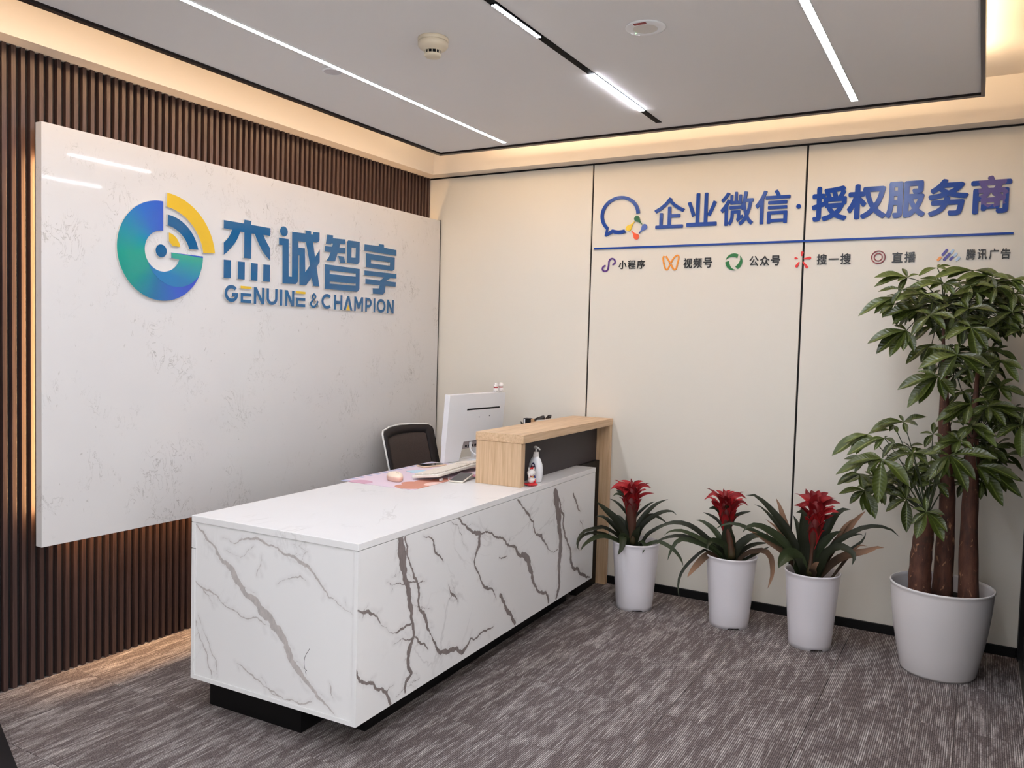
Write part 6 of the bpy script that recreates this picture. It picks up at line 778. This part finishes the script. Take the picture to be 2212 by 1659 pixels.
# lucky cat on its cushion
lc = empty('lucky_cat', DW(-.036, 1.392, ZT), 'white lucky cat figurine with red bow sitting on a red cushion', 'figurine', None, DR-.6)
rd = mat('red_fabric', rgb(214, 44, 50), .55)
q = B(); q.sphere((0, 0, .0068), .030, (1.05, 1.05, .22), 16)
for a in range(4): q.sphere((.026*math.cos(PI/4+a*PI/2), .026*math.sin(PI/4+a*PI/2), .0068), .009, (1, 1, .45), 8)
q.done('cushion', rd, lc)
B().sphere((0, 0, .030), .018, (1, .95, 1.0), 16).done('body', cw, lc)
q = B(); q.sphere((0, 0, .062), .020, (1, 1.05, .92), 18)
for sy in (-1, 1): q.tube([(0, sy*.013, .076), (0, sy*.015, .090)], [.006, .0012], 8)
q.done('head', cw, lc)
B().lathe([(.0145, .043), (.0165, .0455), (.0145, .048)], 18).done('collar', collar, lc)
B().sphere((.017, 0, .0445), .004, seg=8).done('bell', mat('gold_bell', rgb(220, 170, 60), .3, metal=.8), lc)
q = B(); q.tube([(.008, -.015, .040), (.012, -.020, .052), (.012, -.020, .064)], [.006, .0055, .006], 8); q.tube([(.010, .014, .034), (.018, .006, .026)], [.006, .005], 8); q.done('paw', cw, lc)
q = B(); q.sphere((.014, .012, .024), .010, (1, .7, 1), 10); q.done('red_pouch', rd, lc)
q = B(); q.sphere((-.004, .006, .083), .006, (1, 1, .7), 8); q.sphere((-.004, -.002, .084), .005, (1, 1, .7), 8); q.done('bow', rd, lc)
q = B()
for sy in (-1, 1): q.box((.0195, sy*.007-.002, .063), (.0203, sy*.007+.002, .0638))
q.box((.0205, -.001, .058), (.0212, .001, .0592)); q.done('face', M_['black'], lc)
# organiser behind the oak counter
og = empty('desk_organiser', DW(-.385, 2.08, ZT), 'black desk organiser with dark glasses and a gold item behind the oak counter', 'organiser', None, DR)
bx('holder', (-.04, -.05, 0), (.05, .05, .225), M_['black'], og, .003)
bx('white_card', (.008-.03, -.0525, .20), (.016-.03, -.0505, .258), M_['white'], og)
bx('tall_box', (-.028, -.048, .2255), (.014, -.01, .262), M_['black'], og, .002)
bx('gold_tube', (.018, -.045, .2255), (.04, -.02, .262), mat('gold_tube', rgb(200, 160, 120), .3, metal=.5), og, .004)
def lensshape(n, pts, th=.004):
    q = B(); m2 = len(pts); vs = [(a, -.04, b) for a, b in pts]+[(a, -.04+th, b) for a, b in pts]
    q.poly(vs, [tuple(range(m2)), tuple(range(m2, 2*m2))[::-1]]+[(i, (i+1) % m2, m2+(i+1) % m2, m2+i) for i in range(m2)]); return q.done(n, mat('glasses_black', rgb(24, 16, 16), .15), og)
lensshape('glasses_lens', [(.0, .240), (.022, .252), (.05, .268), (.09, .284), (.099, .285), (.106, .272), (.104, .262), (.06, .258), (.02, .242)])
lensshape('glasses_lens', [(.106, .264), (.114, .278), (.126, .289), (.142, .293), (.146, .289), (.143, .272)])
q = B().tube([(.0, -.045, .235), (-.035, -.045, .232), (-.043, -.045, .240), (-.040, -.045, .228), (-.035, -.03, .215)], .0035, 6); q.done('strap_loop', M_['black'], og)

# ------------------------------------------------------------ office chair behind the desk
ch = empty('office_chair', (.425, -.515, 0), 'black mesh office chair with white frame behind the reception desk', 'chair', None, 0)
wf = mat('white_frame', rgb(232, 230, 228), .35); bf = mat('black_fabric', rgb(26, 18, 20), .7)
def m_mesh():
    m = mat('black_mesh', rgb(52, 40, 40), .6); t = NT(m); o = t.coord(); n = t.noise(t.mp(o, (1, 60, 260)), 3, 2); t.col(t.mix(n, rgb(30, 22, 22), rgb(84, 70, 66))); t.bump(n, .5, .003); return m
def back(y, z): return Vector((-.245+.34*(.91-z)*.8-.05*(1-(y/.24)**2)*0+.055*((y)/.24)**2, y, z))
def ring(sc):
    P = []
    for y, z in [(-.235, .50), (-.250, .66), (-.256, .86), (-.252, .886), (-.232, .902), (-.12, .915), (0, .920), (.12, .918), (.225, .912), (.246, .900), (.252, .875), (.250, .66), (.235, .50)]:
        P.append((y*sc[0], .71+(z-.71)*sc[1]))
    return P
def bpanel(n, r1, r2_, th, m, off=0):
    q = B(); k_ = len(r1); vs = []
    for s_ in (0, th):
        for R_ in (r1, r2_):
            for y, z in R_:
                p = back(y, z); vs.append((p.x+off+s_, p.y, p.z))
    f = []
    for i in range(k_-1):
        f += [(i, i+1, k_+i+1, k_+i), (2*k_+i, 3*k_+i, 3*k_+i+1, 2*k_+i+1), (i, 2*k_+i, 2*k_+i+1, i+1), (k_+i, k_+i+1, 3*k_+i+1, 3*k_+i)]
    q.poly(vs, f); return q.done(n, m, ch)
R0, R1, R2 = ring((1, 1)), ring((.985, .985)), ring((.78, .76))
wfr = B().tube([tuple(back(y, z)+Vector((-.006, 0, 0))) for y, z in R0], .0055, 8).done('back_frame', wf, ch)
bpanel('back_border', R1, R2, .012, bf)
q = B(); g = []; ny = 12; nz = 12; vs = []
for s_ in (.004, .0085):
    for j in range(nz+1):
        for i in range(ny+1):
            y = -.192+.384*i/ny; z = .50+(.893-.50)*j/nz; z = min(z, .893-.02*(abs(y)/.19)**2*(j/nz)); p = back(y, z); vs.append((p.x+s_, p.y, p.z))
N1 = (ny+1)*(nz+1); fs = []
for j in range(nz):
    for i in range(ny):
        a = j*(ny+1)+i; fs += [(a, a+1, a+ny+2, a+ny+1), (N1+a, N1+a+ny+1, N1+a+ny+2, N1+a+1)]
q.poly(vs, fs); q.done('back_mesh', m_mesh(), ch)
q = B().box((-.18, -.24, .44), (.22, .24, .50), .025, 3); q.done('seat', bf, ch)
q = B().tube([(-.1, 0, .43), (-.2, 0, .44), (-.245, 0, .55), (-.20, 0, .70)], [.02, .02, .018, .014], 8); q.done('back_support', wf, ch)
for s_ in (-1, 1):
    q = B(); q.tube([(.02, s_*.22, .45), (.02, s_*.285, .50), (.02, s_*.285, .60)], .012, 8); q.box((-.08, s_*.285-.03, .60), (.10, s_*.285+.03, .622), .008); q.done('armrest', bf, ch)
q = B(); q.tube([(.03, 0, .09), (.03, 0, .43)], [.026, .02], 12); q.done('gas_column', M_['black'], ch)
for i in range(5):
    a = 2*PI*i/5+.4
    q = B(); q.tube([(.03, 0, .095), (.03+.26*math.cos(a), .26*math.sin(a), .065)], [.02, .012], 8); q.done('base_leg', wf, ch)
    q = B(); q.tube([(.03+.26*math.cos(a)-.012*math.sin(a), .26*math.sin(a)+.012*math.cos(a), .026), (.03+.26*math.cos(a)+.012*math.sin(a), .26*math.sin(a)-.012*math.cos(a), .026)], .026, 12); q.done('caster', M_['black'], ch)

# ------------------------------------------------------------ plants
def m_leaf(name, c0, c1, rib, rough=.38, tip=None, sidev=0, sp=.25):
    m = mat(name, c1, rough, spec=sp); t = NT(m); a = t.attr('lf'); s = t.n('SeparateXYZ'); t.l(a.outputs['Vector'], s.inputs[0])
    tt, ac, rn = s.outputs[0], s.outputs[1], s.outputs[2]
    n = t.noise(t.coord(), 14, 3)
    c = t.mix(t.m('ADD', t.m('MULTIPLY', rn, .65), t.m('MULTIPLY', n, .4)), c0, c1)
    if tip: c = t.mix(t.gr(t.m('ADD', tt, t.m('MULTIPLY', n, .25)), tip[1], tip[2]), c, tip[0])
    if rib: c = t.mix(t.gr(ac, .86, .97), c, rib)
    t.col(c)
    if sidev:
        wv = t.m('SINE', t.m('ADD', t.m('MULTIPLY', tt, sidev), t.m('MULTIPLY', ac, 7.))); t.bump(wv, .22, .002)
    else: t.bump(t.m('SINE', t.m('MULTIPLY', ac, 26.)), .12, .001)
    return m
ML = {'g': m_leaf('bromeliad_leaf', rgb(17, 18, 11), rgb(38, 42, 26), None, .45, (rgb(52, 56, 42), .6, 1.0)), 'l': m_leaf('bromeliad_leaf_light', rgb(26, 32, 18), rgb(62, 72, 46), None, .4),
      'r': m_leaf('red_bract', rgb(92, 14, 20), rgb(176, 40, 44), None, .4), 'b': m_leaf('withered_leaf', rgb(46, 36, 26), rgb(72, 54, 40), None, .7, (rgb(138, 106, 84), .5, .95))}
CAMV = Vector((3.32, -4.6, 1.45))
def strip_mesh(name, P, hw, prof, m, parent, Nf, fold=.25, n=11, seed=0, twist=0):
    S_ = spl(P, n); vs = []; at = []; L = len(S_)
    for i, p in enumerate(S_):
        t = i/(L-1); T = (S_[min(i+1, L-1)]-S_[max(i-1, 0)]).normalized(); N_ = Nf(p, t); side = T.cross(N_)
        if side.length < .05: side = T.orthogonal()
        side.normalize(); nn = side.cross(T).normalized(); w_ = hw*prof(t)
        for s_ in (-1, -.5, 0, .5, 1):
            vs.append(p+side*w_*s_+nn*(w_*fold*(s_*s_)-(w_*fold*.5))); at.append((t, 1-abs(s_), seed))
    fs = [(i*5+j, i*5+j+1, i*5+j+6, i*5+j+5) for i in range(L-1) for j in range(4)]
    me = bpy.data.meshes.new(name); me.from_pydata([tuple(v) for v in vs], [], fs)
    a = me.attributes.new('lf', 'FLOAT_VECTOR', 'POINT'); a.data.foreach_set('vector', [c for v in at for c in v])
    for p in me.polygons: p.use_smooth = True
    return link(name, me, m, parent)
def potprof(rb, rt_, h, inner=.03):
    return [(0, .004), (rb-.012, .004), (rb-.012, .0), (rb, .0), (rb+(rt_-rb)*.3, h*.3), (rb+(rt_-rb)*.7, h*.7), (rt_-.001, h-.012), (rt_+.0025, h-.008), (rt_+.003, h-.003), (rt_, h), (rt_-.004, h-.001), (rt_-.008, h-.02), (rb*.95, inner)]
rng = random.Random(7)
def m_pot():
    m = mat('white_pot', rgb(226, 222, 226), .28, spec=.5); return m
potm = m_pot()
def pot_with_notch(t):
    """tapered pot whose foot rim has shallow cut-outs"""
    q = B(); n = 72
    def fn(p, a):
        z = p[2]
        if p[2] < .0015:
            k_ = (math.degrees(a) % 120)
            if 40 < k_ < 80: z = .008
        return (p[0], p[1], z)
    q.lathe([(.0, .012), (.09, .012), (.0965, .0), (.100, .0), (.1012, .02), (.1014, .0205), (.1075, .10), (.117, .22), (.1275, .345), (.1285, .360), (.1315, .364), (.132, .370), (.1295, .3725), (.1265, .371), (.1235, .355), (.112, .20), (.108, .15)], n, fn=fn)
    return q.done('pot', potm, t)
def bromeliad(loc, leaves, core, label):
    t = empty('potted_bromeliad', (loc[0], loc[1], 0), label, 'potted plant', 'red bromeliads along the back wall')
    pot_with_notch(t)
    B().lathe([(.0, .305), (.06, .31), (.1195, .30)], 28).done('soil', M_['soil'], t)
    cq = B(); cq.tube([tuple(v) for v in spl([c[:3] for c in core], 18)], [float(x) for x in np.interp(np.linspace(0, 1, 18), np.linspace(0, 1, len(core)), [c[3] for c in core])], 14)
    co = cq.done('stem', MC, t)
    base = Vector((loc[0], loc[1], 0))
    for P, hw, k_ in leaves:
        red_ = k_ == 'r'
        def Nf(p, tt, red_=red_):
            v = (CAMV-(base+p)).normalized(); return (v*.75+Vector((0, 0, .45))).normalized()
        if red_: prof = lambda x: max(.02, (.62+.5*math.sin(min(1, x*1.5)*PI*.5))*(1-x**2.6)) if x < .999 else .02
        else: prof = lambda x: max(.02, (.72+.35*math.sin(x*PI))*(1-x**5)**.8) if x < .999 else .02
        P2 = [list(p) for p in P]
        if not red_ and P2[0][2] > .28: P2[0][2] = max(.29, min(P2[0][2], .33)) if P2[0][2] < .42 else P2[0][2]
        o = strip_mesh('bract' if red_ else 'leaf', P2, hw*(1.35 if red_ else 1.28), prof, ML[k_], t, Nf, .35, 13, rng.random())
        if k_ == 'b': o['label'] = 'withered brown leaf'
    # small sheathing bracts spiralling up the flower spike
    zt_ = max(c[2] for c in core)
    for i in range(18):
        f = i/17; z = .50+(zt_-.06-.50)*f; j = min(range(len(core)), key=lambda q: abs(core[q][2]-z)); cc = core[j]
        a = i*2.4; r0 = .010; ln_ = .085-.02*f; sp_ = .018+.030*f
        P = [(cc[0]+r0*math.cos(a), cc[1]+r0*math.sin(a), z-.02), (cc[0]+(.020+sp_*.3)*math.cos(a), cc[1]+(.020+sp_*.3)*math.sin(a), z+ln_*.4), (cc[0]+(.024+sp_)*math.cos(a), cc[1]+(.024+sp_)*math.sin(a), z+ln_*.85), (cc[0]+(.03+sp_*1.6)*math.cos(a), cc[1]+(.03+sp_*1.6)*math.sin(a), z+ln_*.95)]
        out_ = Vector((math.cos(a), math.sin(a), .25))
        strip_mesh('bract', P, .021-.004*f, lambda x: max(.03, math.sin(min(1, .18+x*.82)*PI)**.7), ML['r'], t, lambda p_, t_, o_=out_: o_, .5, 9, rng.random())
    return t
def m_core():
    m = mat('bromeliad_stem', rgb(80, 40, 28), .5); t = NT(m); s = t.n('SeparateXYZ'); t.l(t.coord(), s.inputs[0])
    t.col(t.ramp(t.m('DIVIDE', s.outputs[2], .75), [(.42, rgb(54, 64, 26)), (.55, rgb(72, 46, 30)), (.74, rgb(78, 36, 26)), (.82, rgb(104, 18, 22)), (.95, rgb(130, 26, 30))])); return m
MC = m_core()
bromeliad((1.702, -.338), PA, CA, 'potted red bromeliad nearest the desk, beside the oak leg')
bromeliad((2.228, -.32), PB, CB, 'potted red bromeliad in the middle, with long drooping leaves')
bromeliad((2.648, -.392), PC, CC, 'potted red bromeliad with withered tan leaves, next to the tall tree')
# money tree
mt = empty('potted_money_tree', (3.211, -.40, 0), 'tall money tree with three brown trunks in a big white pot', 'potted plant')
bigm = mat('white_gloss_pot', rgb(226, 222, 222), .16, spec=.55)
B().lathe([(0, .004), (.14, .004), (.152, .0), (.158, .012), (.176, .10), (.194, .20), (.207, .30), (.2125, .38), (.2135, .392), (.2165, .396), (.217, .402), (.214, .405), (.209, .404), (.206, .39), (.20, .30), (.18, .2)], 64).done('pot', bigm, mt)
B().lathe([(0, .335), (.1, .335), (.203, .325)], 32).done('soil', M_['soil'], mt)
def m_bark():
    m = mat('bark', rgb(86, 50, 36), .75); t = NT(m); o = t.coord()
    n = t.noise(t.mp(o, (1, 1, .25)), 30, 5, .65); n2 = t.noise(t.mp(o, (1, 1, .5)), 45, 3, .6, .8); n3 = t.noise(t.mp(o, (.3, .3, 1)), 26, 3)
    c = t.ramp(n, [(.3, rgb(50, 30, 24)), (.55, rgb(92, 56, 42)), (.75, rgb(110, 72, 54))])
    c = t.mix(t.m('MULTIPLY', t.gr(n2, .62, .70), .75), c, rgb(188, 136, 100)); c = t.mix(t.m('MULTIPLY', t.gr(n3, .56, .7), .35), c, rgb(60, 52, 40))
    t.col(c); t.bump(n, .5, .006); return m
bark = m_bark()
for l in TK:
    P = spl([p[:3] for p in l], 22); P[0].z = .32
    R_ = [float(x)*.92*(1+.04*math.sin(i*1.7)) for i, x in enumerate(np.interp(np.linspace(0, 1, 22), np.linspace(0, 1, len(l)), [p[3] for p in l]))]
    B().tube([tuple(p) for p in P], R_, 16).done('trunk', bark, mt)
stemm = mat('green_stem', rgb(52, 60, 34), .5)
MT = [m_leaf('money_tree_leaf', rgb(32, 40, 12), rgb(78, 90, 34), rgb(104, 116, 58), .3, None, 70., .45), m_leaf('money_tree_leaf_young', rgb(54, 66, 24), rgb(92, 106, 46), rgb(122, 134, 74), .3, None, 70., .45)]
TBV = Vector((3.211, -.40, 0))
def lprof(x): return max(.03, (math.sin(min(1, x*1.02)**1.25*PI))**.8) if 0 < x < 1 else .03
nleaf = 0; extra = []
hubs = HUBROOT
br = {0: [], 1: [], 2: [], 3: []}
def leaf(h, tips, back=False):
    global nleaf
    H = Vector(h)
    # which trunk top feeds this leaf
    if H.z < 1.12 and H.x < .0: root = Vector(hubs[0])
    elif H.z < 1.28: root = Vector(hubs[2]) if H.x > .02 else Vector(hubs[0])
    elif H.z < 1.5: root = Vector(hubs[1]).lerp(Vector(hubs[3]), .2)
    else: root = Vector(hubs[3])
    mid = root.lerp(H, .55)+Vector((0, 0, .03))
    lf = B().tube([tuple(v) for v in spl([root, mid, H], 7)], [.0034, .0032, .003, .0027, .0024, .0022, .0022], 5).done('leaf_stalk', stemm, mt)
    young = H.z > 1.7 or (H.x < -.2 and 1.0 < H.z) or rng.random() < .1
    for tp in tips:
        T_ = Vector(tp); D = T_-H; L = D.length
        if L < .02: continue
        sag = Vector((0, 0, L*.10)); mid_ = H.lerp(T_, .5)+sag+(CAMV-TBV-H).normalized()*L*.06
        def Nf(p, tt): return ((CAMV-(TBV+p)).normalized()*.55+Vector((0, 0, .8))).normalized()
        hw = min(.030, L*.175)*rng.uniform(.9, 1.1)
        m = MT[1 if (young and rng.random() < .6) else 0]
        if nleaf < 298:
            strip_mesh('leaflet', [H, H.lerp(mid_, .5)+sag*.2, mid_, T_], hw, lprof, m, lf, Nf, .42, 10, rng.random()); nleaf += 1
        else: extra.append(([H, H.lerp(mid_, .5)+sag*.2, mid_, T_], hw, m, Nf))
for h, tips in TR: leaf(h, tips)
for h, tips in TF: leaf(h, tips)
if extra:
    bm = bmesh.new(); me = bpy.data.meshes.new('foliage')
    objs = [strip_mesh('x', P, hw, lprof, MT[0], None, Nf, .42, 8, rng.random()) for P, hw, m, Nf in extra]
    vs = []; fs = []; at = []
    for o in objs:
        k0 = len(vs); vs += [tuple(v.co) for v in o.data.vertices]; fs += [tuple(i+k0 for i in p.vertices) for p in o.data.polygons]
        at += [tuple(d.vector) for d in o.data.attributes['lf'].data]; bpy.data.objects.remove(o)
    me.from_pydata(vs, [], fs); a = me.attributes.new('lf', 'FLOAT_VECTOR', 'POINT'); a.data.foreach_set('vector', [c for v in at for c in v])
    for p in me.polygons: p.use_smooth = True
    fo = link('foliage', me, MT[0], mt); fo['kind'] = 'stuff'

# black mat at the lower left corner
q = B(); q.poly([(.012, -2.90, .0002), (.285, -2.984, .0002), (.80, -3.18, .0002), (.80, -4.1, .0002), (.012, -4.1, .0002), (.012, -2.90, .014), (.285, -2.984, .014), (.80, -3.18, .014), (.80, -4.1, .014), (.012, -4.1, .014)],
   [(4, 3, 2, 1, 0), (5, 6, 7, 8, 9)]+[(i, (i+1) % 5, 5+(i+1) % 5, 5+i) for i in range(5)])
o = q.done('floor_mat', mat('black_rubber', rgb(16, 12, 16), .6)); tagk(o, 'black floor mat edge cutting into the lower left corner on the carpet', 'floor mat')
